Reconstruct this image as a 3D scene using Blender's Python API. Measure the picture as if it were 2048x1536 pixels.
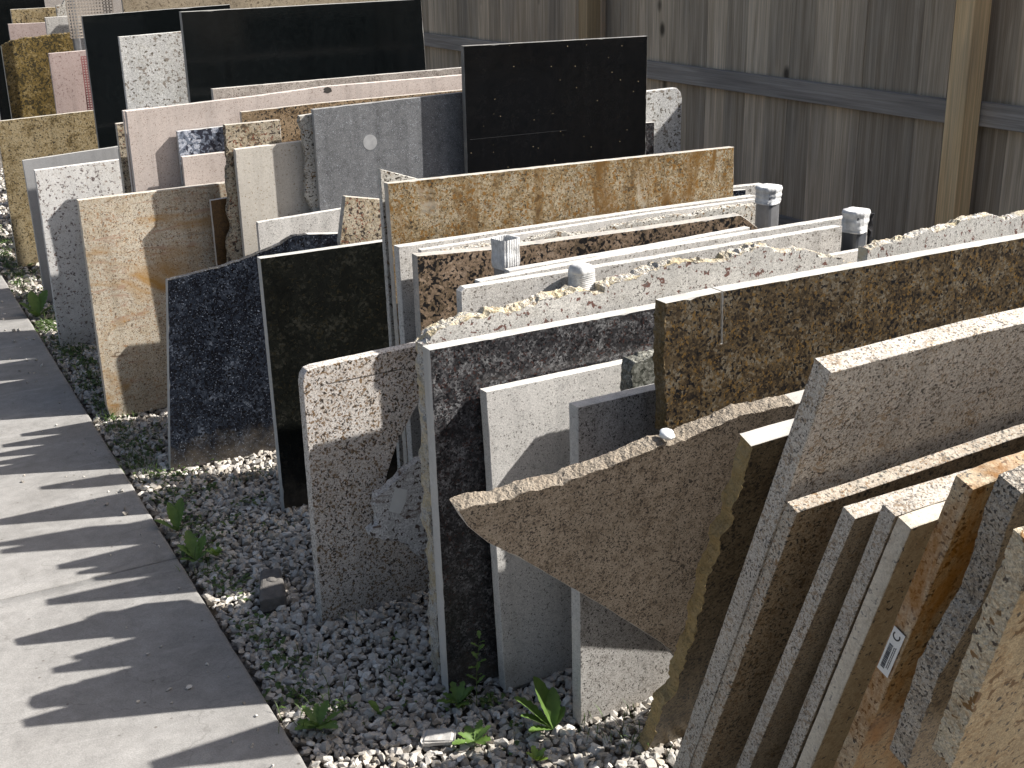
import bpy, bmesh, math, random
from mathutils import Vector, Matrix, noise

# ------------------------------------------------------------------ camera, sky, sun, exposure
for o in list(bpy.data.objects):
    bpy.data.objects.remove(o)
scene = bpy.context.scene
C = scene.collection
R = math.radians

cam_data = bpy.data.cameras.new('camera')
cam_data.sensor_width = 36.0
cam_data.lens = 2477.0 / 2048.0 * 36.0
cam_data.clip_start = 0.05
cam_data.clip_end = 400.0
cam = bpy.data.objects.new('camera', cam_data)
C.objects.link(cam)
yaw, pitch, roll = R(28.087), R(19.759), R(-1.114)
fwd = Vector((math.sin(yaw) * math.cos(pitch), math.cos(yaw) * math.cos(pitch), -math.sin(pitch)))
rgt = Vector((math.cos(yaw), -math.sin(yaw), 0))
upv = rgt.cross(fwd)
r2 = math.cos(roll) * rgt + math.sin(roll) * upv
u2 = -math.sin(roll) * rgt + math.cos(roll) * upv
mat = Matrix((r2, u2, -fwd)).transposed().to_4x4()
mat.translation = Vector((0, 0, 1.55))
cam.matrix_world = mat
scene.camera = cam

SUN_AZ, SUN_EL = -19.0, 41.0          # degrees: azimuth from +X (towards the fence), elevation
world = bpy.data.worlds.new('World')
scene.world = world
world.use_nodes = True
wn = world.node_tree
bg = wn.nodes['Background']
sky = wn.nodes.new('ShaderNodeTexSky')
sky.sky_type = 'NISHITA'
sky.sun_disc = False
sky.sun_elevation = R(SUN_EL)
sky.sun_rotation = R(90 - SUN_AZ)
sky.air_density = 1.0
sky.dust_density = 4.0
sky.ozone_density = 0.15
wn.links.new(sky.outputs[0], bg.inputs[0])
bg.inputs[1].default_value = 0.066

sl = bpy.data.lights.new('sun', 'SUN')
sl.energy = 5.0
sl.angle = R(0.55)
sl.color = (1.0, 0.972, 0.93)
sun = bpy.data.objects.new('sun', sl)
C.objects.link(sun)
sd = Vector((math.cos(R(SUN_EL)) * math.cos(R(SUN_AZ)), math.cos(R(SUN_EL)) * math.sin(R(SUN_AZ)), math.sin(R(SUN_EL))))
sun.rotation_euler = sd.to_track_quat('Z', 'Y').to_euler()
sun.location = sd * 20

scene.view_settings.view_transform = 'Standard'
scene.view_settings.look = 'None'
scene.view_settings.gamma = 1.0
scene.view_settings.use_curve_mapping = False
scene.view_settings.exposure = 0.95

rnd = random.Random(11)

# ------------------------------------------------------------------ helpers
def link(o, parent=None):
    C.objects.link(o)
    if parent is not None:
        o.parent = parent
    return o

def tag(o, label=None, cat=None, group=None, kind=None):
    if label: o['label'] = label
    if cat: o['category'] = cat
    if group: o['group'] = group
    if kind: o['kind'] = kind
    return o

def mesh_obj(name, bm, mats, parent=None, smooth=False):
    me = bpy.data.meshes.new(name)
    bm.to_mesh(me); bm.free()
    if not isinstance(mats, (list, tuple)): mats = [mats]
    for m in mats: me.materials.append(m)
    if smooth:
        for p in me.polygons: p.use_smooth = True
    return link(bpy.data.objects.new(name, me), parent)

def empty(name, loc=(0, 0, 0), rot=(0, 0, 0), parent=None):
    o = bpy.data.objects.new(name, None)
    o.empty_display_size = 0.1
    o.location = loc; o.rotation_euler = rot
    return link(o, parent)

def box(bm, x0, x1, y0, y1, z0, z1, bev=0.0, segs=2):
    g = bmesh.ops.create_cube(bm, size=1.0)
    vs = g['verts']
    for v in vs:
        v.co = Vector((x0 + (v.co.x + .5) * (x1 - x0), y0 + (v.co.y + .5) * (y1 - y0), z0 + (v.co.z + .5) * (z1 - z0)))
    if bev:
        es = list({e for v in vs for e in v.link_edges})
        bmesh.ops.bevel(bm, geom=es, offset=bev, segments=segs, affect='EDGES', profile=.5)

# ------------------------------------------------------------------ materials
class NT:
    def __init__(s, name):
        s.m = bpy.data.materials.new(name); s.m.use_nodes = True
        s.t = s.m.node_tree; s.b = s.t.nodes['Principled BSDF']
    def n(s, typ, **kw):
        nd = s.t.nodes.new('ShaderNode' + typ)
        for k, v in kw.items(): setattr(nd, k, v)
        return nd
    def l(s, a, b): s.t.links.new(a, b)
    def val(s, sock, v):
        if hasattr(v, 'links') or isinstance(v, bpy.types.NodeSocket): s.l(v, sock)
        else:
            if isinstance(v, tuple) and len(v) == 3 and len(sock.default_value) == 4: v = (*v, 1)
            sock.default_value = v
    def math(s, op, a, b=0.0, clamp=False):
        nd = s.n('Math', operation=op); nd.use_clamp = clamp
        s.val(nd.inputs[0], a); s.val(nd.inputs[1], b); return nd.outputs[0]
    def vmath(s, op, a, b):
        nd = s.n('VectorMath', operation=op); s.val(nd.inputs[0], a); s.val(nd.inputs[1], b); return nd.outputs[0]
    def scale(s, a, f):
        nd = s.n('VectorMath', operation='SCALE'); s.val(nd.inputs[0], a); s.val(nd.inputs['Scale'], f); return nd.outputs[0]
    def noise(s, vec, sc, det=3.0, rough=.55, dist=0.0):
        nd = s.n('TexNoise'); s.l(vec, nd.inputs['Vector']); nd.inputs['Scale'].default_value = sc
        nd.inputs['Detail'].default_value = det; nd.inputs['Roughness'].default_value = rough; nd.inputs['Distortion'].default_value = dist
        return nd
    def vor(s, vec, sc, feature='F1', rnd=1.0):
        nd = s.n('TexVoronoi', feature=feature); s.l(vec, nd.inputs['Vector']); nd.inputs['Scale'].default_value = sc
        nd.inputs['Randomness'].default_value = rnd
        return nd
    def ramp(s, fac, stops, interp='LINEAR'):
        nd = s.n('ValToRGB'); s.l(fac, nd.inputs[0]); cr = nd.color_ramp; cr.interpolation = interp
        while len(cr.elements) < len(stops): cr.elements.new(.5)
        for e, (p, c) in zip(cr.elements, stops):
            e.position = p; e.color = (c[0], c[1], c[2], 1) if isinstance(c, (tuple, list)) else (c, c, c, 1)
        return nd.outputs[0]
    def mix(s, fac, a, b, typ='MIX'):
        nd = s.n('Mix', data_type='RGBA', blend_type=typ)
        s.val(nd.inputs[0], fac)
        for sock, v in ((nd.inputs[6], a), (nd.inputs[7], b)):
            if isinstance(v, (tuple, list)): sock.default_value = (v[0], v[1], v[2], 1)
            else: s.l(v, sock)
        return nd.outputs[2]
    def bump(s, h, strength, dist):
        nd = s.n('Bump'); nd.inputs['Strength'].default_value = strength; nd.inputs['Distance'].default_value = dist
        s.l(h, nd.inputs['Height']); s.l(nd.outputs[0], s.b.inputs['Normal'])
    def done(s, col, rough, spec=.5):
        s.val(s.b.inputs['Base Color'], col); s.val(s.b.inputs['Roughness'], rough)
        s.b.inputs['Specular IOR Level'].default_value = spec
        return s.m

def coords(t, jitter=True):
    tc = t.n('TexCoord'); v = tc.outputs['Object']
    if jitter:
        oi = t.n('ObjectInfo')
        cv = t.n('CombineXYZ')
        a = t.math('MULTIPLY', oi.outputs['Random'], 37.0)
        t.l(a, cv.inputs[0]); t.l(a, cv.inputs[1]); t.l(a, cv.inputs[2])
        v = t.vmath('ADD', v, cv.outputs[0])
    return v

def granite(name, cols, sc=110, big=None, specks=(), veins=(), rough=.4, spec=.4, edge=False, lighten=.0, fine=.25, bump=.0, glint=0, stretch=(1, 1, 1), rust=0, lines=False, dusty=.25, broken=False, btint=(.62, .55, .45)):
    """crystal mosaic: cols = [(share, rgb)...]; specks = [(rgb, scale, share)]; veins = [(rgb, scale, lo, hi, stretch)]"""
    t = NT(name + ('_edge' if edge else ''))
    sc = sc * 1.55
    v = coords(t)
    vs = t.vmath('MULTIPLY', v, stretch)
    dn = t.noise(vs, sc * .6, 2)
    d = t.scale(t.vmath('SUBTRACT', dn.outputs['Color'], (.5, .5, .5)), 1.9 / sc)
    vd = t.vmath('ADD', vs, d)
    vo = t.vor(vd, sc)
    sp = t.n('SeparateColor'); t.l(vo.outputs['Color'], sp.inputs[0])
    tot = sum(c[0] for c in cols); acc = 0; stops = []
    for w, c in cols:
        stops.append((acc / tot, c)); acc += w
    nb = t.noise(vs, sc * .13, 3)
    key = t.math('ADD', t.math('MULTIPLY', sp.outputs[0], .62), t.math('MULTIPLY', t.math('SUBTRACT', nb.outputs[0], .5), 1.5))
    key = t.math('ADD', key, .19)
    col = t.ramp(key, stops, 'CONSTANT' if sc < 120 else 'LINEAR')
    # finer second mosaic
    vo2 = t.vor(vs, sc * 2.7)
    sp2 = t.n('SeparateColor'); t.l(vo2.outputs['Color'], sp2.inputs[0])
    f2 = t.ramp(sp2.outputs[1], [(0, 1 - fine * 1.5), (1, 1 + fine)])
    col = t.mix(1.0, col, f2, 'MULTIPLY')
    for rgb, s2, share in specks:
        nk = t.noise(t.vmath('ADD', vs, (s2 * .37, share * 9.1, 3.3)), s2 * 1.7, 2.0, .55, .3).outputs[0]
        clus = t.noise(vs, s2 * .16, 2).outputs[0]
        kk = t.math('ADD', nk, t.math('MULTIPLY', t.math('SUBTRACT', clus, .5), .12))
        thr = .515 + .135 * (1 - share / .5)
        col = t.mix(t.ramp(kk, [(thr, 0), (thr + .035, 1)]), col, rgb)
    for rgb, s3, lo, hi, st in veins:
        vv = t.vmath('MULTIPLY', v, st)
        nn = t.noise(vv, s3, 5, .62, 1.2)
        col = t.mix(t.ramp(nn.outputs[0], [(lo, 0), (hi, 1)]), col, rgb)
    if big:
        nb2 = t.noise(v, big[1], 4, .6)
        col = t.mix(t.ramp(nb2.outputs[0], [(.35, 0), (.7, big[2])]), col, big[0])
    tone = t.noise(v, 2.2, 3)
    col = t.mix(1.0, col, t.ramp(tone.outputs[0], [(.3, .84), (.7, 1.12)]), 'MULTIPLY')
    if edge:
        if lighten: col = t.mix(lighten, col, btint if broken else (.68, .665, .63))
        dust = t.noise(v, 30, 3)
        col = t.mix(t.ramp(dust.outputs[0], [(.45, 0), (.75, dusty)]), col, (.60, .565, .50))
    if rust:
        rn = t.noise(t.vmath('MULTIPLY', v, (1, 1, .45)), 14, 4, .65, .6)
        col = t.mix(t.ramp(rn.outputs[0], [(.42, 0), (.62, rust)]), col, (.23, .1, .025))
    tz = t.n('TexCoord'); sz = t.n('SeparateXYZ'); t.l(tz.outputs['Object'], sz.inputs[0])
    drip = t.noise(t.vmath('MULTIPLY', v, (16, 16, .9)), 1.3, 4, .6, .3)
    col = t.mix(1.0, col, t.ramp(drip.outputs[0], [(.32, .84), (.5, 1.0), (.72, 1.08)]), 'MULTIPLY')
    spl = t.math('ADD', sz.outputs[2], t.math('MULTIPLY', t.math('SUBTRACT', t.noise(v, 18, 4, .65).outputs[0], .5), .28))
    col = t.mix(t.ramp(spl, [(.0, .3), (.10, 0)]), col, (.17, .145, .115))
    ro = .85 if edge else rough
    if glint:
        g = t.vor(v, glint); gs = t.n('SeparateColor'); t.l(g.outputs['Color'], gs.inputs[0])
        gm = t.math('MULTIPLY', t.math('LESS_THAN', gs.outputs[0], .0045), t.ramp(g.outputs['Distance'], [(.22, 1), (.36, 0)]))
        col = t.mix(gm, col, (.75, .62, .42))
        if not edge: t.l(t.math('MULTIPLY', gm, .5), t.b.inputs['Metallic'])
    bh = t.noise(v, 420, 3, .7).outputs[0]
    if lines:
        wv = t.n('TexWave', bands_direction='Z'); t.l(v, wv.inputs['Vector']); wv.inputs['Scale'].default_value = 45
        wv.inputs['Distortion'].default_value = 3.0; wv.inputs['Detail'].default_value = 2
        bh = t.math('ADD', bh, t.math('MULTIPLY', wv.outputs[1], .8))
    hs = t.n('HueSaturation'); hs.inputs['Saturation'].default_value = 1.14; t.l(col, hs.inputs['Color']); col = hs.outputs[0]
    bs = .5 if edge else bump
    if broken:
        fr = t.vor(t.vmath('ADD', v, t.scale(t.noise(v, 90, 2).outputs['Color'], .01)), 170)
        t.bump(t.math('ADD', t.math('MULTIPLY', fr.outputs['Distance'], 1.2), bh), .9, .004)
    elif bs: t.bump(bh, bs, .0016 if edge else .0008)
    return t.done(col, ro, .25 if edge else spec)

DK = (.02, .018, .018); BK = (.006, .006, .007)
SPEC = {
 'F_GREY2': dict(fdark=.58, cols=[(2, (.22, .19, .155)), (5, (.42, .385, .34)), (4, (.50, .465, .415)), (1, (.30, .235, .17))], sc=140, specks=[((.075, .066, .058), 120, .24), ((.17, .12, .075), 170, .16)], rough=.6, bump=.3, lighten=-.12),
 'F_GREY': dict(cols=[(2, (0.246, 0.213, 0.174)), (5, (0.470, 0.431, 0.381)), (4, (0.560, 0.521, 0.465)), (1, (0.336, 0.263, 0.190))], sc=140, specks=[((.075, .066, .058), 120, .24), ((.17, .12, .075), 170, .16)], rough=.6, bump=.3, lighten=-.12),
 'F_TAN': dict(fdark=.6, cols=[(2, (.17, .13, .09)), (4, (.36, .30, .235)), (4, (.45, .40, .335))], sc=130, specks=[((.05, .045, .038), 110, .28), ((.2, .125, .065), 90, .16)], rough=.55, lighten=-.12),
 'F_PALE': dict(fdark=.6, cols=[(3, (0.515, 0.454, 0.352)), (4, (0.605, 0.539, 0.429)), (1, (0.425, 0.355, 0.264))], sc=150, specks=[((.10, .085, .07), 70, .06)], rough=.6, lighten=.1, fine=.15),
 'F_PALE2': dict(fdark=.6, cols=[(3, (0.541, 0.478, 0.363)), (4, (0.644, 0.575, 0.451)), (1, (0.464, 0.367, 0.253))], sc=110, specks=[((.09, .07, .055), 46, .12), ((.22, .13, .06), 30, .1)], rough=.6, lighten=.1),
 'F_RUST': dict(blight=0.1, fdark=.6, cols=[(2, (0.179, 0.114, 0.061)), (4, (0.370, 0.278, 0.177)), (3, (0.493, 0.405, 0.288))], sc=100, specks=[((.03, .026, .02), 80, .25)], rough=.6, rust=.75, lighten=-.12),
 'F_DARK': dict(fdark=.6, cols=[(3, (.22, .185, .15)), (4, (.36, .315, .26)), (3, (.46, .42, .365))], sc=140, specks=[((.07, .062, .055), 120, .3)], rough=.55, lighten=-.12),
 'F_BROWN': dict(cols=[(3, (.06, .044, .027)), (4, (.145, .11, .068)), (3, (.22, .175, .115))], sc=120, specks=[((.018, .015, .012), 100, .32)], rough=.4, lighten=.45, blight=.5, btint=(.74, .57, .31)),
 'W_BROWN': dict(blight=0.22, cols=[(3, (.10, .078, .058)), (4, (.19, .155, .12)), (3, (.25, .21, .168))], sc=190, specks=[((.03, .024, .02), 170, .34)], rough=.55, lighten=.3, bump=.25),
 'W_BROWN2': dict(cols=[(3, (.2, .17, .14)), (4, (.33, .29, .26)), (3, (.42, .38, .34))], sc=120, specks=[((.05, .04, .03), 120, .2)], rough=.6),
 'T_BROWN': dict(btint=(.5, .36, .18), blight=0.22, cols=[(4, (.014, .012, .010)), (4, (.055, .040, .025)), (3, (.095, .072, .045)), (2, (.15, .13, .10))], sc=105, specks=[((.14, .09, .04), 80, .2), (BK, 90, .3)], rough=.4, lighten=.5),
 'M_GREY': dict(cols=[(3, (0.188, 0.171, 0.152)), (5, (0.317, 0.302, 0.282)), (3, (0.411, 0.393, 0.368))], sc=200, specks=[((.05, .045, .04), 150, .18)], rough=.65, bump=.3, lighten=.25),
 'N_GREEN': dict(cols=[(4, (.03, .032, .025)), (3, (.15, .15, .13)), (2, (.3, .3, .27))], sc=130, rough=.4),
 'SAWN': dict(cols=[(2, (0.389, 0.378, 0.356)), (5, (0.518, 0.502, 0.475)), (3, (0.605, 0.583, 0.551))], sc=210, specks=[((.18, .17, .155), 150, .12)], rough=.75, bump=.5, lighten=.1, fine=.2),
 'SAWN2': dict(cols=[(2, (.34, .325, .30)), (5, (.45, .43, .40)), (3, (.53, .51, .48))], sc=150, specks=[((.13, .115, .10), 95, .16)], rough=.7, bump=.4, lighten=.15),
 'K_DARK': dict(blight=0.4, cols=[(5, (.016, .0165, .018)), (3, (.040, .039, .041)), (2, (.105, .103, .105)), (1, (.19, .19, .19))], sc=125, specks=[((.05, .026, .022), 110, .14), (BK, 120, .28)], rough=.28, lighten=.5),
 'J_WHITE': dict(cols=[(2, (.42, .40, .36)), (5, (.54, .52, .48)), (3, (.62, .60, .56))], sc=150, specks=[((.16, .09, .075), 42, .07), ((.12, .11, .10), 110, .12)], rough=.7, bump=.4, yellow=1),
 'H_BALTIC': dict(cols=[(3, (.014, .012, .011)), (3, (.13, .098, .068)), (5, (.22, .165, .12)), (3, (.29, .225, .17))], sc=60, specks=[(BK, 75, .34)], rough=.4, lighten=.3),
 'H_BALTIC2': dict(cols=[(3, (.02, .017, .015)), (4, (.20, .14, .085)), (4, (.31, .235, .16))], sc=80, specks=[(BK, 75, .3)], rough=.45, lighten=.3),
 'WHITE_SPECK': dict(cols=[(2, (.33, .29, .23)), (5, (.48, .45, .40)), (3, (.56, .54, .49))], sc=110, specks=[((.05, .04, .03), 75, .24), ((.2, .13, .07), 55, .12)], rough=.7),
 'E_GOLD': dict(cols=[(2, (0.045, 0.032, 0.019)), (4, (0.179, 0.129, 0.073)), (4, (0.280, 0.218, 0.134)), (3, (0.381, 0.330, 0.246))], sc=115, specks=[((.025, .019, .013), 120, .26), ((.2, .11, .04), 60, .3)], veins=[((.15, .085, .032), 9, .5, .68, (1.4, 1, .3)), ((.045, .03, .018), 17, .6, .74, (1.3, 1, .22)), ((.40, .365, .30), 10, .62, .76, (1.2, 1, .5))], rough=.45, lighten=.35),
 'R_CREAM': dict(cols=[(2, (0.470, 0.403, 0.336)), (5, (0.594, 0.543, 0.493)), (3, (0.661, 0.622, 0.582))], sc=130, specks=[((.22, .155, .10), 95, .32), ((.05, .04, .033), 115, .26)], rough=.4, lighten=.05, bump=.12),
 'Q_WHITE': dict(cols=[(2, (.40, .38, .36)), (5, (.56, .55, .54)), (2, (.62, .61, .60))], sc=80, specks=[((.09, .07, .06), 50, .18)], veins=[((.14, .10, .08), 14, .56, .66, (1, 1, 2.5))], rough=.5),
 'B_GREEN': dict(cols=[(6, (.0045, .005, .0045)), (3, (.007, .0075, .0065)), (2, (.011, .0115, .0095)), (1, (.022, .0215, .018))], sc=80, specks=[((.016, .014, .009), 90, .1)], rough=.2, lighten=.5),
 'D_GOLD': dict(cols=[(2, (.10, .075, .05)), (4, (.30, .245, .17)), (3, (.42, .37, .29))], sc=85, specks=[((.04, .03, .025), 75, .3), ((.17, .075, .05), 70, .14)], rough=.55),
 'B_BLUE': dict(cols=[(5, (.009, .010, .0135)), (4, (.016, .019, .026)), (3, (.032, .037, .048)), (1, (.08, .09, .11))], sc=75, specks=[(BK, 70, .3), ((.14, .155, .185), 120, .03)], rough=.16, lighten=.45),
 'X_BLUEWHITE': dict(cols=[(4, (.03, .032, .045)), (3, (.16, .18, .22)), (3, (.42, .44, .49))], sc=70, rough=.4, lighten=.35),
 'X_BASALT': dict(cols=[(3, (.095, .097, .10)), (5, (.14, .142, .147)), (2, (.185, .188, .192))], sc=230, specks=[((.4, .42, .45), 210, .05)], rough=.6, bump=.7, lighten=.1, fine=.3),
 'PALE_CREAM': dict(cols=[(3, (.46, .42, .36)), (5, (.54, .505, .45))], sc=190, specks=[((.3, .25, .19), 80, .08)], rough=.75, bump=.4, lighten=.1, fine=.14),
 'DK_BROWN': dict(cols=[(4, (.05, .03, .015)), (4, (.11, .065, .03))], sc=90, rough=.5, lighten=.6),
 'A_VEIN': dict(cols=[(3, (.39, .325, .245)), (5, (.46, .40, .315)), (2, (.50, .455, .38))], sc=140, specks=[((.13, .095, .07), 110, .18), ((.30, .2, .13), 60, .2)], veins=[((.33, .20, .085), 3.0, .54, .68, (.8, 1, 1.3)), ((.34, .235, .18), 17, .58, .70, (.35, 1, 2.2)), ((.12, .085, .06), 24, .63, .74, (.3, 1, 2.2))], rough=.3, lighten=.2),
 'PINK': dict(cols=[(3, (.47, .405, .365)), (5, (.55, .485, .445))], sc=230, specks=[((.28, .22, .19), 150, .12)], rough=.75, bump=.4, fine=.14, lighten=.1),
 'PINK2': dict(cols=[(3, (.33, .26, .235)), (5, (.40, .325, .30))], sc=160, specks=[((.2, .14, .13), 70, .1)], rough=.7, fine=.14, lighten=.1),
 'A_WHITE': dict(cols=[(2, (0.508, 0.475, 0.432)), (5, (0.626, 0.605, 0.572)), (3, (0.680, 0.664, 0.637))], sc=130, specks=[((.14, .115, .11), 62, .13), ((.25, .19, .16), 40, .06)], rough=.5, lighten=.1, fine=.15),
 'A_WHITE2': dict(cols=[(2, (.42, .40, .36)), (5, (.55, .54, .51)), (3, (.60, .59, .57))], sc=90, specks=[((.12, .105, .085), 45, .17), ((.25, .22, .19), 30, .12)], rough=.5, lighten=.1),
 'BLACK': dict(cols=[(6, (.0035, .0045, .005)), (2, (.007, .0085, .009))], sc=200, rough=.12, spec=.35, lighten=.25, fine=.2),
 'GALAXY': dict(cols=[(6, (.004, .0045, .005)), (2, (.008, .008, .0085))], sc=160, rough=.12, spec=.35, lighten=.1, glint=190),
 'CONC_GREY': dict(cols=[(3, (.27, .265, .262)), (4, (.31, .306, .302))], sc=240, rough=.8, bump=.3, fine=.08),
 'Z_GOLD': dict(cols=[(3, (.09, .068, .035)), (4, (.26, .20, .115)), (4, (.35, .29, .19))], sc=80, specks=[((.045, .035, .025), 60, .25)], rough=.4, lighten=.3),
 'Z_MOSS': dict(cols=[(3, (.055, .042, .018)), (4, (.16, .115, .048)), (3, (.26, .2, .105))], sc=70, specks=[((.03, .025, .015), 55, .3)], rough=.45, lighten=.4),
 'BACK_TAN': dict(cols=[(3, (.23, .185, .13)), (4, (.32, .27, .2))], sc=90, specks=[((.08, .06, .04), 60, .15)], rough=.6),
}
MATS = {}
def stone(key):
    if key not in MATS:
        sp = dict(SPEC[key]); bl = sp.pop('blight', .04); bt = sp.pop('btint', (.62, .55, .45)); li = max(0, min(.7, sp.pop('lighten', .2) + .18)); ye = sp.pop('yellow', 0)
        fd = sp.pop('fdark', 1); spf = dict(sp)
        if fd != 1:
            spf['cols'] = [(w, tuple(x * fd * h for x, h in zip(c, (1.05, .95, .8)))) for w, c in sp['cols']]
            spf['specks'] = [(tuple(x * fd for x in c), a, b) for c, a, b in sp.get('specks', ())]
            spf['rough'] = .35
        f = granite(key.lower(), **spf)
        sp2 = dict(sp); 
        if ye: sp2['veins'] = [((.58, .49, .33), 14, .40, .62, (1, 1, 1)), ((.3, .21, .1), 34, .66, .74, (1, 1, 1))]; li = .1
        e = granite(key.lower(), edge=True, lighten=li, **sp2)
        b = granite(key.lower() + '_broken', edge=True, lighten=bl, dusty=.12, broken=True, btint=bt, **sp2)
        MATS[key] = (f, e, b)
    return MATS[key]

def simple(name, col, rough=.6, spec=.4, var=.0, vs=20, bump=0, bs=80, metal=0):
    t = NT(name); v = coords(t)
    c = col
    if var:
        nn = t.noise(v, vs, 4)
        c = t.mix(1.0, t.mix(0.0, col, col), t.ramp(nn.outputs[0], [(.3, 1 - var), (.7, 1 + var)]), 'MULTIPLY')
    if bump: t.bump(t.noise(v, bs, 4, .65).outputs[0], bump, .002)
    t.b.inputs['Metallic'].default_value = metal
    return t.done(c, rough, spec)

def mat_concrete():
    t = NT('concrete'); v = coords(t, False)
    n1 = t.noise(v, 2.6, 5, .62); n2 = t.noise(v, 26, 4, .6); n3 = t.noise(v, 300, 2)
    n4 = t.noise(t.vmath('MULTIPLY', v, (1, 3.0, 1)), 5, 4, .6, .5)
    c = t.ramp(n1.outputs[0], [(.3, (.215, .205, .19)), (.5, (.265, .254, .238)), (.7, (.305, .293, .276))])
    c = t.mix(1.0, c, t.ramp(n2.outputs[0], [(.3, .86), (.7, 1.1)]), 'MULTIPLY')
    c = t.mix(1.0, c, t.ramp(n3.outputs[0], [(.3, .84), (.7, 1.12)]), 'MULTIPLY')
    c = t.mix(t.ramp(n4.outputs[0], [(.56, 0), (.74, .45)]), c, (.40, .385, .365))
    pit = t.vor(v, 55); ps = t.n('SeparateColor'); t.l(pit.outputs['Color'], ps.inputs[0])
    pm = t.math('MULTIPLY', t.math('LESS_THAN', ps.outputs[0], .035), t.ramp(pit.outputs['Distance'], [(.12, 1), (.25, 0)]))
    c = t.mix(t.math('MULTIPLY', pm, .7), c, (.09, .075, .06))
    st = t.noise(v, 7.5, 5, .68, .6)
    c = t.mix(t.ramp(st.outputs[0], [(.55, 0), (.8, .4)]), c, (.13, .12, .105))
    cr = t.vor(t.vmath('ADD', v, t.scale(t.noise(v, 6, 3).outputs['Color'], .25)), 1.6, 'DISTANCE_TO_EDGE')
    c = t.mix(t.ramp(cr.outputs['Distance'], [(.0, .28), (.0035, 0)]), c, (.08, .072, .06))
    brush = t.noise(t.vmath('MULTIPLY', v, (30, 260, 30)), 1, 3, .6)
    t.bump(t.math('ADD', n3.outputs[0], t.math('MULTIPLY', brush.outputs[0], .8)), .35, .0015)
    return t.done(c, .85, .25)

def mat_gravel():
    t = NT('gravel'); v = coords(t, False)
    g = t.n('NewGeometry')
    c = t.ramp(g.outputs['Random Per Island'], [(0, (.23, .20, .16)), (.12, (.35, .315, .275)), (.3, (.46, .425, .375)), (.5, (.53, .495, .445)), (.66, (.40, .375, .34)), (.8, (.49, .43, .35)), (.9, (.60, .565, .51)), (1, (.68, .645, .59))])
    n = t.noise(v, 130, 4, .65)
    c = t.mix(1.0, c, t.ramp(n.outputs[0], [(.3, .75), (.7, 1.18)]), 'MULTIPLY')
    t.bump(t.noise(v, 260, 4, .7).outputs[0], .5, .002)
    return t.done(c, .85, .25)

def mat_ground():
    t = NT('ground_soil'); v = coords(t, False)
    n = t.noise(v, 40, 5, .65); k = t.vor(v, 45)
    ks = t.n('SeparateColor'); t.l(k.outputs['Color'], ks.inputs[0])
    c = t.ramp(ks.outputs[0], [(0, (.12, .105, .09)), (.5, (.24, .22, .2)), (1, (.36, .33, .31))])
    c = t.mix(t.ramp(k.outputs['Distance'], [(.3, 0), (.6, .8)]), c, (.06, .05, .04))
    c = t.mix(t.ramp(n.outputs[0], [(.45, 0), (.7, .7)]), c, (.12, .095, .07))
    t.bump(t.math('SUBTRACT', 1.0, k.outputs['Distance']), .8, .01)
    return t.done(c, .9, .2)

def mat_wood(name, a, b, knots=True, axis='Z'):
    t = NT(name); v = coords(t)
    st = (26, 26, 1.1) if axis == 'Z' else (26, 1.1, 26)
    g = t.noise(t.vmath('MULTIPLY', v, st), 1.6, 5, .65, .5)
    g2 = t.noise(t.vmath('MULTIPLY', v, tuple(x * (6 if x > 2 else 1.5) for x in st)), 1.0, 3, .6)
    c = t.ramp(g.outputs[0], [(.36, a), (.64, b)])
    c = t.mix(1.0, c, t.ramp(g2.outputs[0], [(.34, .80), (.66, 1.12)]), 'MULTIPLY')
    oi = t.n('ObjectInfo')
    c = t.mix(1.0, c, t.ramp(oi.outputs['Random'], [(0, (.62, .62, .63)), (.4, (1, .98, .96)), (1, (1.3, 1.27, 1.24))]), 'MULTIPLY')
    w = t.noise(t.vmath('MULTIPLY', v, (3, 3, .7) if axis == 'Z' else (3, .7, 3)), 1.5, 4)
    c = t.mix(t.ramp(w.outputs[0], [(.5, 0), (.75, .5)]), c, (.2, .185, .17))
    if knots:
        k = t.vor(t.vmath('MULTIPLY', v, (1, 1, .62) if axis == 'Z' else (1, .62, 1)), 5.2)
        ks = t.n('SeparateColor'); t.l(k.outputs['Color'], ks.inputs[0])
        km = t.math('MULTIPLY', t.math('LESS_THAN', ks.outputs[0], .42), t.ramp(k.outputs['Distance'], [(.06, 1), (.15, .0)]))
        c = t.mix(t.math('MULTIPLY', km, .85), c, (.035, .024, .016))
    t.bump(g2.outputs[0], .4, .0015)
    return t.done(c, .8, .25)

def mat_leaf(name, col, tr=.25):
    t = NT(name); v = coords(t, False)
    g = t.n('NewGeometry')
    n = t.noise(v, 60, 3)
    c = t.mix(1.0, t.mix(0.0, col, col), t.ramp(g.outputs['Random Per Island'], [(0, .7), (1, 1.3)]), 'MULTIPLY')
    c = t.mix(1.0, c, t.ramp(n.outputs[0], [(.3, .8), (.7, 1.15)]), 'MULTIPLY')
    m = t.done(c, .5, .4)
    tb = t.n('BsdfTranslucent'); t.l(c, tb.inputs[0])
    ms = t.n('MixShader'); ms.inputs[0].default_value = tr
    out = [x for x in t.t.nodes if x.type == 'OUTPUT_MATERIAL'][0]
    t.l(t.b.outputs[0], ms.inputs[1]); t.l(tb.outputs[0], ms.inputs[2]); t.l(ms.outputs[0], out.inputs[0])
    return m

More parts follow.
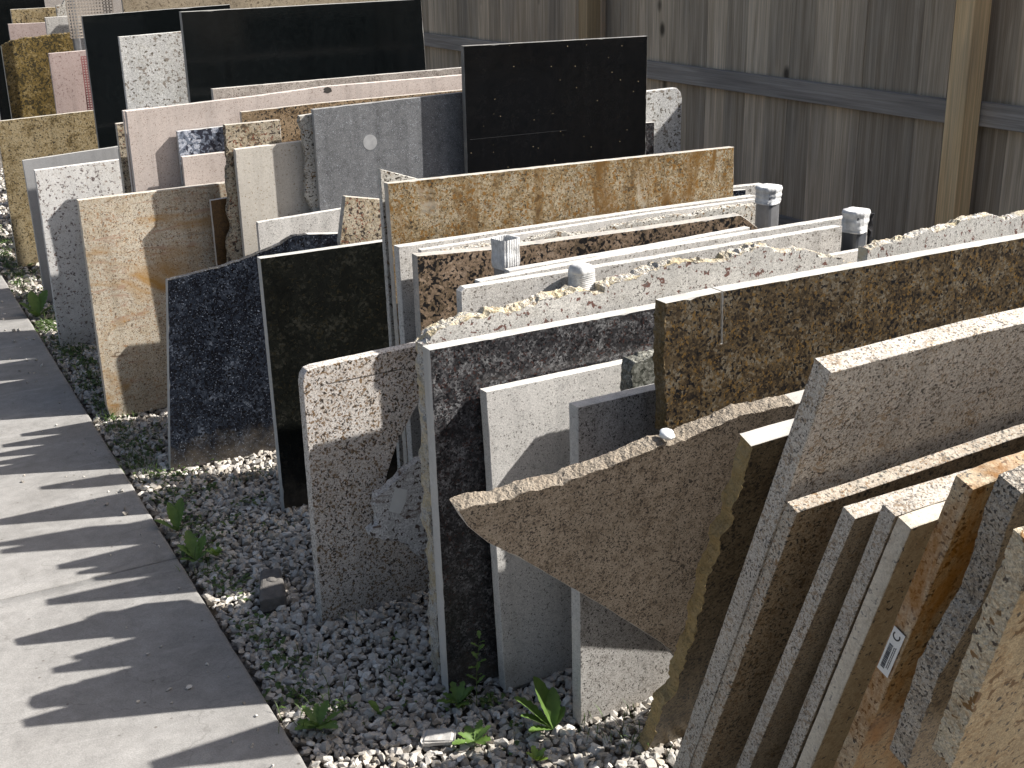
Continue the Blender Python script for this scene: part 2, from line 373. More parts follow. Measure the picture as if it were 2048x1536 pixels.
M_CONC, M_GRAV, M_GROUND = mat_concrete(), mat_gravel(), mat_ground()
M_BOARD = mat_wood('fence_board_wood', (.45, .355, .25), (.70, .58, .435))
M_RAIL = mat_wood('fence_rail_wood', (.27, .24, .21), (.39, .35, .31), axis='Y')
M_POST = mat_wood('fence_post_wood', (.64, .44, .23), (.82, .60, .34))
M_LEAF = mat_leaf('weed_leaf', (.11, .185, .04))
M_LEAF2 = mat_leaf('pale_weed_leaf', (.19, .28, .05))
M_GRASS = mat_leaf('small_weed', (.075, .12, .03))
M_STEM = mat_leaf('weed_stem', (.12, .15, .05), .1)
M_PAPER = simple('sticker_paper', (.66, .66, .64), .5, .3, .05, 40)
M_INK = simple('sticker_ink', (.03, .03, .035), .6)
M_WHITE = simple('white_wrap', (.56, .56, .55), .75, .3, .35, 45, .7, 140)
M_STEEL = simple('dark_steel', (.06, .065, .075), .45, .5, .2, 30)
M_STEELG = simple('grey_steel', (.22, .22, .225), .45, .5, .2, 30, metal=.4)
M_NET = simple('red_netting', (.26, .09, .09), .7)
M_NETG = simple('grey_netting', (.26, .225, .19), .7)
M_DARKLINE = simple('saw_kerf', (.05, .045, .04), .9)
M_PALESPOT = simple('pale_mark', (.36, .36, .36), .7, .3, .12, 60)

# ------------------------------------------------------------------ setting: ground, path, gravel
def grid_ground():
    bm = bmesh.new()
    box(bm, -60, 60, -60, 60, -.30, -.022)
    tag(mesh_obj('ground', bm, M_GROUND), kind='structure')
grid_ground()

PATH_Z = .022
path = tag(empty('concrete_path'), kind='structure')
joints = [-2.2, .40, 3.018, 5.635, 8.25, 10.87, 13.5, 16.1, 20]
def panel(y0, y1):
    bm = bmesh.new()
    nx, ny = 26, max(8, int((y1 - y0) / .05))
    x0, x1 = -1.25, .590
    r = .012
    vs = []
    for j in range(ny + 1):
        row = []
        for i in range(nx + 1):
            # denser towards the gravel edge
            fx = 1 - (1 - i / nx) ** 1.7
            x = x0 + (x1 - x0) * fx; y = y0 + .0055 + (y1 - y0 - .011) * j / ny
            z = PATH_Z + .0022 * noise.noise((x * 2, y * 2, 3)) + .0007 * noise.noise((x * 30, y * 30, 1))
            row.append(bm.verts.new((x, y, z)))
        vs.append(row)
    for j in range(ny):
        for i in range(nx):
            bm.faces.new((vs[j][i], vs[j][i + 1], vs[j + 1][i + 1], vs[j + 1][i]))
    # rounded skirt down the border
    border = [vs[0][i] for i in range(nx + 1)] + [vs[j][nx] for j in range(1, ny + 1)] + [vs[ny][i] for i in range(nx - 1, -1, -1)] + [vs[j][0] for j in range(ny - 1, 0, -1)]
    cx, cy = (x0 + x1) / 2, (y0 + y1) / 2
    prev = border
    for (o, dz) in ((.004, -.003), (.006, -.010), (.0062, -.09)):
        ring = []
        for v in border:
            x, y, z = v.co
            ox = o if x > x1 - 1e-4 else (-o if x < x0 + 1e-4 else 0)
            oy = (-.5 * o if y < y0 + .006 else (.5 * o if y > y1 - .006 else 0))
            k = .0035 * noise.noise((x * 22, y * 22, dz * 60)) if dz > -.05 else 0
            ring.append(bm.verts.new((x + ox * (1 + k * 120) if ox else x, y + oy, z + dz + k * .5)))
        for a in range(len(border)):
            b = (a + 1) % len(border)
            bm.faces.new((prev[a], ring[a], ring[b], prev[b]))
        prev = ring
    bmesh.ops.recalc_face_normals(bm, faces=bm.faces)
    return mesh_obj('concrete_panel', bm, M_CONC, path, True)
for a, b in zip(joints[:-1], joints[1:]):
    panel(a, b)

def hull_template(seed):
    r = random.Random(seed)
    bm = bmesh.new()
    sx, sy, sz = r.uniform(.85, 1.3), r.uniform(.7, 1.0), r.uniform(.5, .8)
    for _ in range(13):
        v = Vector((r.gauss(0, 1), r.gauss(0, 1), r.gauss(0, 1))).normalized() * r.uniform(.8, 1.0)
        bm.verts.new((v.x * sx, v.y * sy, v.z * sz))
    res = bmesh.ops.convex_hull(bm, input=bm.verts)
    bmesh.ops.delete(bm, geom=[g for g in res['geom_interior'] if isinstance(g, bmesh.types.BMVert)], context='VERTS')
    bm.verts.index_update()
    V = [v.co.copy() for v in bm.verts]; F = [[v.index for v in f.verts] for f in bm.faces]
    bm.free(); return V, F
TEMPL = [hull_template(100 + i) for i in range(24)]

def gravel_field():
    V, F = [], []
    r = random.Random(5)
    def add(x, y, z, s):
        tv, tf = TEMPL[r.randrange(24)]
        q = Matrix.Rotation(r.uniform(0, 6.28), 3, 'Z') @ Matrix.Rotation(r.gauss(0, .5), 3, 'X') @ Matrix.Rotation(r.gauss(0, .5), 3, 'Y')
        b = len(V)
        for v in tv:
            w = q @ v
            V.append((x + w.x * s, y + w.y * s, z + w.z * s))
        for f in tf: F.append([b + i for i in f])
    def patch(x0, x1, y0, y1, step, smin, smax, layers):
        y = y0
        for L in range(layers):
            y = y0
            while y < y1:
                x = x0
                while x < x1:
                    px, py = x + r.uniform(-.5, .5) * step, y + r.uniform(-.5, .5) * step
                    if px > .612:
                        hgt = .010 * noise.noise((px * 3, py * 3, 0)) + .006 * L - .006
                        s = smin + (smax - smin) * r.random() ** 2.2
                        add(px, py, hgt + r.uniform(-.004, .004), s)
                    x += step
                y += step
    patch(.60, 1.55, 1.35, 3.4, .0185, .0085, .0185, 2)
    patch(.60, 1.30, 3.4, 6.0, .023, .0105, .019, 2)
    patch(.60, 1.25, 6.0, 10, .036, .015, .024, 1)
    patch(1.55, 3.7, .3, 8.0, .06, .016, .03, 1)
    patch(.60, 1.55, -.6, 1.35, .034, .012, .022, 1)
    for _ in range(150):
        ox = abs(r.gauss(0, .10))
        s = r.uniform(.0018, .0065) if r.random() < .85 else r.uniform(.006, .011)
        add(.575 - ox, r.uniform(1.6, 8.0), PATH_Z + s * .45, s)
    me = bpy.data.meshes.new('gravel')
    me.from_pydata(V, [], F); me.materials.append(M_GRAV)
    tag(link(bpy.data.objects.new('gravel', me)), 'grey crushed stone gravel between path and fence', 'gravel', kind='stuff')
gravel_field()

# ------------------------------------------------------------------ fence
fence = tag(empty('wooden_fence', (3.83, 0, 0)), 'weathered board fence with rails and posts on the right', 'fence')
def board_mesh(seed, w, h, t=.018):
    r = random.Random(seed)
    bm = bmesh.new()
    ny, nz = 4, 12
    rows = []
    cup = r.uniform(-.002, .002)
    for k in range(nz + 1):
        z = .03 + (h - .03) * k / nz
        row = []
        e0 = .0012 * noise.noise((seed * 3.1, z * 5, 0)); e1 = .0012 * noise.noise((seed * 3.1, z * 5, 9))
        for j in range(ny + 1):
            f = j / ny
            y = -w / 2 + e0 + (w + e1 - e0) * f
            x = cup * (1 - (2 * f - 1) ** 2) + .001 * noise.noise((seed, z * 2, y * 4))
            row.append((x, y, z))
        rows.append(row)
    fr = [[bm.verts.new(p) for p in row] for row in rows]
    bk = [[bm.verts.new((p[0] + t, p[1], p[2])) for p in row] for row in rows]
    for k in range(nz):
        for j in range(ny):
            bm.faces.new((fr[k][j], fr[k + 1][j], fr[k + 1][j + 1], fr[k][j + 1]))
            bm.faces.new((bk[k][j], bk[k][j + 1], bk[k + 1][j + 1], bk[k + 1][j]))
        bm.faces.new((fr[k][0], bk[k][0], bk[k + 1][0], fr[k + 1][0]))
        bm.faces.new((fr[k][ny], fr[k + 1][ny], bk[k + 1][ny], bk[k][ny]))
    for j in range(ny):
        bm.faces.new((fr[0][j], fr[0][j + 1], bk[0][j + 1], bk[0][j]))
        bm.faces.new((fr[nz][j], bk[nz][j], bk[nz][j + 1], fr[nz][j + 1]))
    bmesh.ops.recalc_face_normals(bm, faces=bm.faces)
    me = bpy.data.meshes.new('board'); bm.to_mesh(me); bm.free(); me.materials.append(M_BOARD)
    return me
BM = [board_mesh(i, w, 1.70) for i, w in enumerate((.1545, .1538, .1542, .1548, .1535, .1545))]
y = -1.5; i = 0
while y < 15:
    me = BM[i % 6]
    o = bpy.data.objects.new('board', me); link(o, fence)
    o.location = (rnd.uniform(-.001, .003), y, rnd.uniform(-.015, .01))
    o.rotation_euler = (rnd.gauss(0, .0012), 0, rnd.gauss(0, .012))
    if rnd.random() < .5: o.scale = (1, -1, 1)
    y += .1545 + rnd.uniform(-.001, .0015); i += 1
posts_y = [-1.96, .70, 3.36, 6.02, 8.68, 11.34, 14.0]
bm = bmesh.new(); box(bm, -.135, -.047, -.045, .045, -.1, 1.78, .004)
o0 = mesh_obj('post', bm, M_POST, fence); o0.location = (0, posts_y[0], 0)
for py in posts_y[1:]:
    o = o0.copy(); link(o, fence); o.location = (0, py, 0); 
for zz in (.22, .85, 1.58):
    for a, b in zip(posts_y[:-1], posts_y[1:]):
        bm = bmesh.new(); L = b - a
        box(bm, -.042, -.003, .0, L - .004, zz, zz + .089, .003)
        for v in bm.verts: v.co.z += .004 * math.sin(v.co.y * 2.1 + a)
        o = mesh_obj('rail', bm, M_RAIL, fence); o.location = (0, a, rnd.uniform(-.004, .004))

# ------------------------------------------------------------------ stone slabs
def slab_mesh(outline, T, seed, amp, seg, chip=.0012):
    n = len(outline)
    area = sum(outline[i][0] * outline[(i + 1) % n][1] - outline[(i + 1) % n][0] * outline[i][1] for i in range(n))
    P = []
    for i in range(n):
        a = outline[i]; b = outline[(i + 1) % n]
        L = math.hypot(b[0] - a[0], b[1] - a[1])
        rough = bool(a[2]); prev_rough = bool(outline[i - 1][2])
        sg = min(seg, .007) if rough else seg
        k = max(1, int(L / sg)) if L > .008 else 1
        for q in range(k):
            f = q / k
            x = a[0] + (b[0] - a[0]) * f; z = a[1] + (b[1] - a[1]) * f
            P.append([x, z, (rough and (q > 0 or prev_rough)) or (rough and q > 0), L])
    N = len(P)
    nor = []
    for i in range(N):
        ax, az = P[i - 1][:2]; bx, bz = P[(i + 1) % N][:2]
        tx, tz = bx - ax, bz - az; l = math.hypot(tx, tz) or 1
        nx, nz = (tz / l, -tx / l) if area > 0 else (-tz / l, tx / l)
        nor.append((nx, nz))
    sx = seed * 7.31
    for i in range(N):
        x, z, rg, L = P[i]
        if rg:
            d = amp * (1.3 * noise.noise((x * 17 + sx, z * 17, 0)) + .8 * noise.noise((x * 45 + sx, z * 45, 4)) + .45 * noise.noise((x * 110 + sx, z * 110, 2)))
        else:
            d = .0006 * noise.noise((x * 60 + sx, z * 60, 5))
        P[i][0] = x + nor[i][0] * d; P[i][1] = z + nor[i][1] * d
    ws = [0, chip, T * .3, T * .55, T * .78, T - chip, T]
    bm = bmesh.new(); rings = []; rj = random.Random(seed)
    for k, w in enumerate(ws):
        ring = []
        for i in range(N):
            x, z, rg, L = P[i]
            ins = 0
            if rg:
                ins = amp * (.6 * noise.noise((x * 23 + sx, z * 23, w * 45 + 1)) + .5 * noise.noise((x * 140 + sx, z * 140, w * 140)))
                if k in (0, len(ws) - 1): ins += amp * (.35 + .7 * abs(noise.noise((x * 45 + sx, z * 45, k))))
                elif k in (1, len(ws) - 2): ins += amp * .25
            else:
                if k in (0, len(ws) - 1):
                    c = noise.noise((x * 55 + sx, z * 55, k * 3.3))
                    ins = chip * (.8 + 2.2 * max(0, c - .28) * 3)
                else:
                    ins = .0003 * noise.noise((x * 150, z * 150, w * 200))
            jw = 0.0
            if rg:
                ins += amp * .7 * (rj.random() - .5)
                if 0 < k < len(ws) - 1: jw = T * .12 * (rj.random() - .5)
            ring.append(bm.verts.new((x - nor[i][0] * ins, w + jw, z - nor[i][1] * ins)))
        rings.append(ring)
    f = bm.faces.new(rings[0]); f.material_index = 0
    f = bm.faces.new(rings[-1]); f.material_index = 0
    for k in range(len(ws) - 1):
        for i in range(N):
            j = (i + 1) % N
            f = bm.faces.new((rings[k][i], rings[k][j], rings[k + 1][j], rings[k + 1][i])); f.material_index = 2 if (P[i][2] or P[j][2]) else 1
    bmesh.ops.recalc_face_normals(bm, faces=bm.faces)
    bmesh.ops.triangulate(bm, faces=[f for f in bm.faces if len(f.verts) > 4])
    return bm

SLABS = [
 dict(n='granite_slab', l='thick speckled grey slab leaning forward, tallest of the lower right stack, chipped top edge', m='F_GREY', p=(1.1593, 1.56, 0.0), yaw=0.0, lean=-18.9, T=0.036, k={'chip': 1},
  o=[(0, 1.0284, 0), (0.2771, 1.0395, 0), (0.38, 1.0409, 0), (1.3223, 1.0454, 0), (1.3223, 0, 0), (0, 0, 0)]),
 dict(n='granite_slab', l='grey slab with bright top pressed against the front of the tallest leaning slab', m='F_TAN', p=(1.1374, 1.515, 0.0), yaw=0.0, lean=-19.2, T=0.024, k={},
  o=[(0, 0.7972, 0), (0.1182, 0.8024, 0), (0.4612, 0.8271, 0), (1.3624, 0.8409, 0), (1.3624, 0, 0), (0, 0, 0)]),
 dict(n='granite_slab', l='thin speckled grey slab leaning alone between two doubled slabs, lower right', m='F_GREY2', p=(1.1547, 1.43, 0.0), yaw=0.0, lean=-19.5, T=0.026, k={},
  o=[(0, 0.8269, 0), (0.0501, 0.828, 0), (1.1528, 0.8413, 0), (1.1528, 0, 0), (0, 0, 0)]),
 dict(n='granite_slab', l='speckled grey slab with orange stain on its top, backing a smoother slab, lower right', m='F_GREY2', p=(1.1682, 1.352, 0.0), yaw=0.0, lean=-17.8, T=0.026, k={'stain': 1},
  o=[(0, 0.8458, 0), (0.0536, 0.8481, 0), (1.0977, 0.865, 0), (1.0977, 0, 0), (0, 0, 0)]),
 dict(n='granite_slab', l='smooth pale grey edged slab leaning in front of the stained speckled slab', m='F_PALE', p=(1.1712, 1.32, 0.0), yaw=0.0, lean=-17.6, T=0.026, k={},
  o=[(0, 0.8361, 0), (0.0504, 0.8389, 0), (1.0512, 0.854, 0), (1.0512, 0, 0), (0, 0, 0)]),
 dict(n='granite_slab', l='rust streaked slab edge carrying a white barcode sticker', m='F_RUST', p=(1.1232, 1.215, 0.0), yaw=0.0, lean=-17, T=0.029, k={'amp': 0.003, 'roughleft': 1},
  o=[(0, 0.9599, 0), (0.0492, 0.9675, 0), (0.9046, 0.9961, 0), (0.9046, 0, 0), (0, 0, 0)]),
 dict(n='granite_slab', l='dark speckled slab with broken wavy edge beside the rust streaked slab', m='F_DARK', p=(1.0905, 1.135, 0.0), yaw=0.0, lean=-17, T=0.034, k={'amp': 0.0028},
  o=[(0, 1.0021, 1), (0.0586, 1.0116, 0), (0.8512, 1.0338, 0), (0.8512, 0, 0), (0.0284, 0.5076, 1), (0.006, 0.6956, 1), (0.0235, 0.8213, 1), (0.0034, 0.9406, 1)]),
 dict(n='granite_slab', l='pale slab with chipped edge, nearest the lower right corner', m='F_PALE2', p=(1.0346, 1.055, 0.0), yaw=0.0, lean=-17, T=0.034, k={'amp': 0.0026},
  o=[(0, 0.9765, 1), (0.8247, 0.9884, 0), (0.8247, 0, 0), (0.0426, 0.5964, 1), (0.0136, 0.8143, 1), (0.0045, 0.9276, 1)]),
 dict(n='granite_slab', l='brown slab with jagged broken left edge standing behind the lower right stack', m='F_BROWN', p=(1.2172, 1.735, 0.0), yaw=0.0, lean=-19.8, T=0.033, k={'amp': 0.0055},
  o=[(0, 0.8147, 0), (0.0745, 0.8192, 0), (0.9678, 0.8365, 0), (0.9678, 0, 0), (-0.0019, 0, 1), (0.004, 0.0624, 1), (0.0033, 0.1339, 1), (0.026, 0.1819, 1), (0.0171, 0.219, 1), (0.0195, 0.2695, 1), (0.0146, 0.3075, 1), (0.0209, 0.3542, 1), (0.0101, 0.3997, 1), (0.018, 0.4343, 1), (0.0086, 0.455, 1), (0.004, 0.501, 1), (0.0079, 0.5503, 1), (0.0018, 0.5992, 1), (0.0169, 0.6306, 1), (0.0061, 0.6718, 1), (0.0119, 0.7105, 1), (0.0046, 0.7688, 1)]),
 dict(n='broken_slab', l='brown wedge shaped slab with sharp pointed tip and rough glittering top', m='W_BROWN', p=(0.7544, 1.765, 0.0), yaw=0.0, lean=-13, T=0.034, k={'amp': 0.0036},
  o=[(0, 0.7223, 1), (0.0167, 0.7226, 1), (0.1068, 0.723, 1), (0.2142, 0.7299, 1), (0.3298, 0.7466, 1), (0.374, 0.7554, 1), (0.4105, 0.7538, 1), (0.4868, 0.768, 1), (0.5485, 0.7832, 1), (0.6702, 0.7774, 0), (0.8707, 0.7802, 0), (0.8707, 0, 0), (0.6332, 0.0544, 0), (0.4737, 0.2702, 0), (0.3155, 0.419, 0), (0.2387, 0.4877, 0), (0.1362, 0.5791, 0), (0.0595, 0.6415, 0), (0.0195, 0.6869, 0)]),
 dict(n='granite_slab', l='long brown and black mottled slab with a vertical saw cut near its left end', m='T_BROWN', p=(1.2895, 1.8, 0.0), yaw=0.55, lean=0.5, T=0.034, k={'amp': 0.005, 'cut': 1},
  o=[(0.0001, 0.9121, 0), (0.129, 0.9147, 0), (0.1322, 0.8099, 0), (0.1358, 0.8098, 0), (0.1326, 0.9151, 0), (0.9629, 0.9121, 0), (1.3043, 0.9098, 0), (1.3043, 0, 0), (0.0473, 0.392, 0), (0.0143, 0.6468, 1), (0.004, 0.6849, 1), (-0.004, 0.7871, 1)]),
 dict(n='granite_slab', l='dull grey slab, lower part sunlit, standing behind the pointed brown wedge', m='M_GREY', p=(1.148, 1.875, 0.0), yaw=2.0, lean=0.9, T=0.032, k={},
  o=[(0.0004, 0.708, 0), (0.1662, 0.7081, 0), (0.2945, 0.7081, 0), (0.2945, 0, 0), (0, 0, 0)]),
 dict(n='stone_offcut', l='small dark green speckled piece tucked behind the long brown mottled slab', m='N_GREEN', p=(1.3472, 1.99, 0.0), yaw=0.0, lean=0, T=0.042, k={'amp': 0.004},
  o=[(0, 0.734, 1), (0.0866, 0.7393, 0), (0.189, 0.7382, 0), (0.189, 0, 0), (0.0048, 0.1824, 1), (-0.0087, 0.6749, 1), (-0.0082, 0.7128, 1)]),
 dict(n='granite_slab', l='pale grey sawn slab crossed by a diagonal shadow', m='SAWN', p=(1.0589, 2.065, 0.0), yaw=1.13, lean=2.6, T=0.028, k={},
  o=[(0.0006, 0.6912, 0), (0.4053, 0.6912, 0), (0.5688, 0.6909, 0), (0.5688, 0, 0), (0.0123, 0, 0)]),
 dict(n='granite_slab', l='dark charcoal slab with reddish flecks and pale sawn left end', m='K_DARK', p=(0.955, 2.12, 0.0), yaw=0.97, lean=1.0, T=0.034, k={},
  o=[(0.0002, 0.7873, 0), (0.5222, 0.7873, 0), (0.8402, 0.7853, 0), (0.8402, 0, 0), (0.004, 0, 0)]),
 dict(n='granite_slab', l='long white slab with jagged yellowish broken top, behind the charcoal slab', m='J_WHITE', p=(0.9695, 2.185, 0.0), yaw=0.0, lean=0.9, T=0.046, k={'amp': 0.006},
  o=[(0, 0.7777, 1), (0.0187, 0.7937, 1), (0.0474, 0.8059, 1), (0.0909, 0.8117, 1), (0.1455, 0.8191, 1), (0.1551, 0.8262, 1), (0.1985, 0.8184, 1), (0.2586, 0.8243, 1), (0.3015, 0.8353, 1), (0.3485, 0.8327, 1), (0.3862, 0.8316, 1), (0.4115, 0.8223, 1), (0.4307, 0.8272, 1), (0.432, 0.8382, 1), (0.4629, 0.8483, 1), (0.5441, 0.8481, 1), (0.6083, 0.8596, 1), (0.6423, 0.8595, 1), (0.684, 0.8492, 1), (0.7257, 0.854, 1), (0.7614, 0.8445, 1), (0.8108, 0.8648, 1), (0.854, 0.8709, 1), (0.8865, 0.8679, 1), (0.9066, 0.8522, 1), (0.9595, 0.8464, 1), (1.0055, 0.8416, 1), (1.0453, 0.8242, 1), (1.1174, 0.8084, 1), (1.1428, 0.7901, 1), (1.1939, 0.7617, 0), (1.1939, 0, 0), (0.004, 0, 1), (-0.0059, 0.034, 1), (0.0056, 0.2167, 1), (-0.0033, 0.369, 1), (-0.001, 0.5028, 1), (0.0037, 0.6363, 1)]),
 dict(n='granite_slab', l='pale slab with jagged top reaching the right picture edge below the fence post', m='J_WHITE', p=(1.9909, 2.02, 0.0), yaw=0.0, lean=0, T=0.03, k={'amp': 0.005},
  o=[(0, 0.8804, 1), (0.0703, 0.8875, 1), (0.1347, 0.8909, 1), (0.2048, 0.8975, 1), (0.2763, 0.9042, 1), (0.2847, 0.9138, 1), (0.3959, 0.9127, 1), (0.4475, 0.8981, 1), (0.5024, 0.9002, 1), (1.3346, 0.9016, 0), (1.3346, 0, 0), (0, 0, 0)]),
 dict(n='granite_slab', l='thin dull grey slab top just visible behind the jagged white slabs', m='SAWN', p=(1.7582, 2.237, 0.0), yaw=2.0, lean=0.9, T=0.018, k={},
  o=[(0.0004, 0.7985, 0), (0.34, 0.7987, 0), (0.573, 0.7986, 0), (0.573, 0, 0), (0.0004, 0, 0)]),
 dict(n='granite_slab', l='long pale grey slab with softly rounded left end, behind the jagged white slab', m='SAWN2', p=(1.1056, 2.282, 0.0), yaw=-0.17, lean=0.8, T=0.025, k={},
  o=[(-0, 0.8461, 0), (0.0097, 0.8535, 0), (0.4721, 0.8535, 0), (1.0618, 0.86, 0), (1.0618, 0, 0), (-0, 0, 0)]),
 dict(n='granite_slab', l='long pale strip of slab ending at a dark rough right end beside a wrapped post', m='SAWN2', p=(1.1665, 2.312, 0.0), yaw=2.0, lean=0.8, T=0.025, k={},
  o=[(0.0004, 0.8535, 0), (0.4437, 0.862, 0), (1.1604, 0.8601, 0), (1.1604, 0, 0), (0.0004, 0, 0)]),
 dict(n='granite_slab', l='shorter pale slab strip starting beside the left ribbed post', m='SAWN', p=(1.2638, 2.36, 0.0), yaw=2.0, lean=0.8, T=0.022, k={},
  o=[(0.0004, 0.854, 0), (0.3776, 0.8559, 0), (0.6977, 0.8618, 0), (0.6977, 0, 0), (0.0004, 0, 0)]),
 dict(n='granite_slab', l='long pinkish brown slab with large black rimmed crystals and clipped right corner', m='H_BALTIC', p=(1.1504, 2.61, 0.0), yaw=-2.0, lean=0.6, T=0.034, k={},
  o=[(-0.0003, 0.8508, 0), (0.2036, 0.8425, 0), (0.6349, 0.8418, 0), (0.9334, 0.8451, 0), (0.9897, 0.8047, 0), (0.9897, 0, 0), (-0.0003, 0, 0)]),
 dict(n='granite_slab', l='speckled white slab with crumbly top peeking behind the pinkish brown slab', m='WHITE_SPECK', p=(1.2586, 2.685, 0.0), yaw=0.0, lean=0.6, T=0.028, k={'amp': 0.004},
  o=[(0, 0.8333, 1), (0.1244, 0.8323, 1), (0.1985, 0.8369, 1), (0.2242, 0.8272, 1), (0.2491, 0.8356, 1), (0.2975, 0.836, 1), (0.3422, 0.8383, 1), (0.3721, 0.8306, 1), (0.433, 0.8257, 1), (0.4949, 0.8354, 1), (0.593, 0.837, 1), (0.6787, 0.8417, 1), (0.7366, 0.8377, 1), (0.7568, 0.8326, 1), (0.7953, 0.8405, 1), (0.8634, 0.8424, 1), (0.968, 0.8417, 0), (0.968, 0, 0), (0, 0, 0)]),
 dict(n='granite_slab', l='thin grey slab strip directly in front of the pale slab below the golden slab', m='SAWN', p=(1.2205, 2.735, 0.0), yaw=2.0, lean=1.2, T=0.018, k={},
  o=[(0.0006, 0.829, 0), (0.6885, 0.8347, 0), (1.0805, 0.8304, 0), (1.0805, 0, 0), (0.0006, 0, 0)]),
 dict(n='granite_slab', l='pale grey slab standing directly in front of the long golden brown slab', m='SAWN2', p=(1.1837, 2.775, 0.0), yaw=1.86, lean=2.2, T=0.03, k={},
  o=[(0.001, 0.8309, 0), (0.7634, 0.8309, 0), (1.162, 0.8272, 0), (1.162, 0, 0), (0.001, 0, 0)]),
 dict(n='granite_slab', l='long golden brown stained slab rising above the middle rows', m='E_GOLD', p=(1.2123, 2.875, 0.0), yaw=-2.0, lean=3.0, T=0.028, k={},
  o=[(-0.0018, 0.9697, 0), (1.0763, 0.9692, 0), (1.0763, 0, 0), (-0.0018, 0, 0)]),
 dict(n='stone_offcut', l='pale sliver with sloping top behind the left end of the golden brown slab', m='WHITE_SPECK', p=(1.2139, 2.94, 0.0), yaw=0.0, lean=2, T=0.02, k={},
  o=[(0, 0.9987, 0), (0.0967, 0.9656, 0), (0.1965, 0.9301, 0), (0.1965, 0, 0), (0, 0, 0)]),
 dict(n='granite_slab', l='white slab end with rounded corner behind the right end of the golden slab', m='SAWN2', p=(2.057, 2.96, 0.0), yaw=-2.0, lean=1, T=0.028, k={},
  o=[(-0.0005, 0.8369, 0), (0.411, 0.8297, 0), (0.4324, 0.8199, 0), (0.4324, 0, 0), (-0.0005, 0, 0)]),
 dict(n='stone_offcut', l='short dark blue strip of slab behind the right end of the golden slab', m='B_BLUE', p=(2.215, 2.93, 0.0), yaw=0.0, lean=1, T=0.014, k={},
  o=[(0, 0.832, 0), (0.1717, 0.824, 0), (0.1717, 0, 0), (0, 0, 0)]),
 dict(n='countertop_slab', l='cream speckled countertop slab with rounded corner and curved sink cutout', m='R_CREAM', p=(0.8214, 2.54, 0.0), yaw=2.0, lean=-0.2, T=0.031, k={'score': 1},
  o=[(-0.0001, 0.6165, 0), (0.0038, 0.6349, 0), (0.013, 0.6462, 0), (0.0289, 0.6503, 0), (0.2717, 0.6549, 0), (0.3349, 0.6559, 0), (0.3309, 0.5611, 0), (0.2775, 0.5018, 0), (0.2431, 0.4515, 0), (0.2245, 0.4234, 0), (0.2065, 0.3821, 0), (0.1926, 0.3462, 0), (0.1835, 0.3024, 0), (0.1836, 0.2558, 0), (0.1955, 0.2056, 0), (0.2176, 0.1656, 0), (0.2639, 0.1321, 0), (0.312, 0.1146, 0), (0.3203, 0, 0), (0.0015, 0, 0)]),
 dict(n='broken_slab', l='small broken white piece with jagged edge and a blank white sticker', m='Q_WHITE', p=(0.9502, 2.46, 0.0), yaw=0.0, lean=1, T=0.028, k={'amp': 0.005},
  o=[(0, 0.3125, 1), (0.008, 0.3386, 1), (0.0326, 0.3481, 1), (0.0408, 0.3588, 1), (0.1015, 0.3933, 1), (0.1973, 0.4361, 0), (0.2917, 0.0951, 0), (0.2182, 0.004, 0), (0.1537, 0.091, 1), (0.1012, 0.1578, 1), (0.0864, 0.175, 1), (0.0629, 0.197, 1), (0.0278, 0.2139, 1), (-0.0116, 0.2344, 1), (-0.0218, 0.2512, 1), (0.0022, 0.2697, 1)]),
 dict(n='granite_slab', l='near black green slab with thin pale left edge, left of the golden slab', m='B_GREEN', p=(0.9477, 3.195, 0.0), yaw=0.99, lean=1.4, T=0.027, k={},
  o=[(0.0003, 0.7474, 0), (0.3698, 0.7474, 0), (0.8305, 0.7471, 0), (0.8305, 0, 0), (0.0004, 0, 0)]),
 dict(n='stone_offcut', l='small tilted golden speckled piece standing left of the golden brown slab', m='D_GOLD', p=(1.2556, 3.32, 0.0), yaw=0.0, lean=2, T=0.026, k={},
  o=[(0, 0.8608, 0), (0.1122, 0.8397, 0), (0.1688, 0.829, 0), (0.1688, 0, 0), (-0.0277, 0.7297, 0)]),
 dict(n='granite_slab', l='dark blue crystalline slab with curved rising top edge', m='B_BLUE', p=(0.7914, 3.65, 0.0), yaw=0.0, lean=1, T=0.026, k={'amp': 0.002},
  o=[(0, 0.6083, 1), (0.0609, 0.6151, 1), (0.1569, 0.625, 1), (0.277, 0.6495, 1), (0.3558, 0.6707, 1), (0.4016, 0.6934, 1), (0.4473, 0.6924, 0), (0.6222, 0.6739, 0), (0.6222, 0, 0), (-0.0615, 0, 0)]),
 dict(n='granite_slab', l='pale sawn slab between the dark blue slab and the grey sawn slab', m='SAWN', p=(1.1999, 4.06, 0.0), yaw=0.0, lean=0, T=0.02, k={},
  o=[(0, 0.6606, 0), (0.2985, 0.6726, 0), (0.4499, 0.6785, 0), (0.4499, 0, 0), (0, 0, 0)]),
 dict(n='granite_slab', l='large grey finely sawn slab with a pale round spot', m='X_BASALT', p=(1.4348, 4.086, 0.0), yaw=0.0, lean=0, T=0.02, k={'spot': 1},
  o=[(0, 1.0173, 0), (0.5411, 1.034, 0), (0.7406, 1.0396, 0), (0.7406, 0, 0), (0, 0, 0)]),
 dict(n='stone_offcut', l='narrow speckled piece with wavy broken left edge beside the grey sawn slab', m='WHITE_SPECK', p=(1.3931, 4.109, 0.0), yaw=0.0, lean=0, T=0.022, k={'amp': 0.006},
  o=[(0, 0.9964, 0), (0.074, 1.0007, 0), (0.1471, 1.0034, 0), (0.1471, 0, 0), (0.0135, 0.4917, 1), (0.0216, 0.6701, 1), (-0.0005, 0.7167, 1), (0.0105, 0.8802, 1), (-0.0053, 0.9749, 1)]),
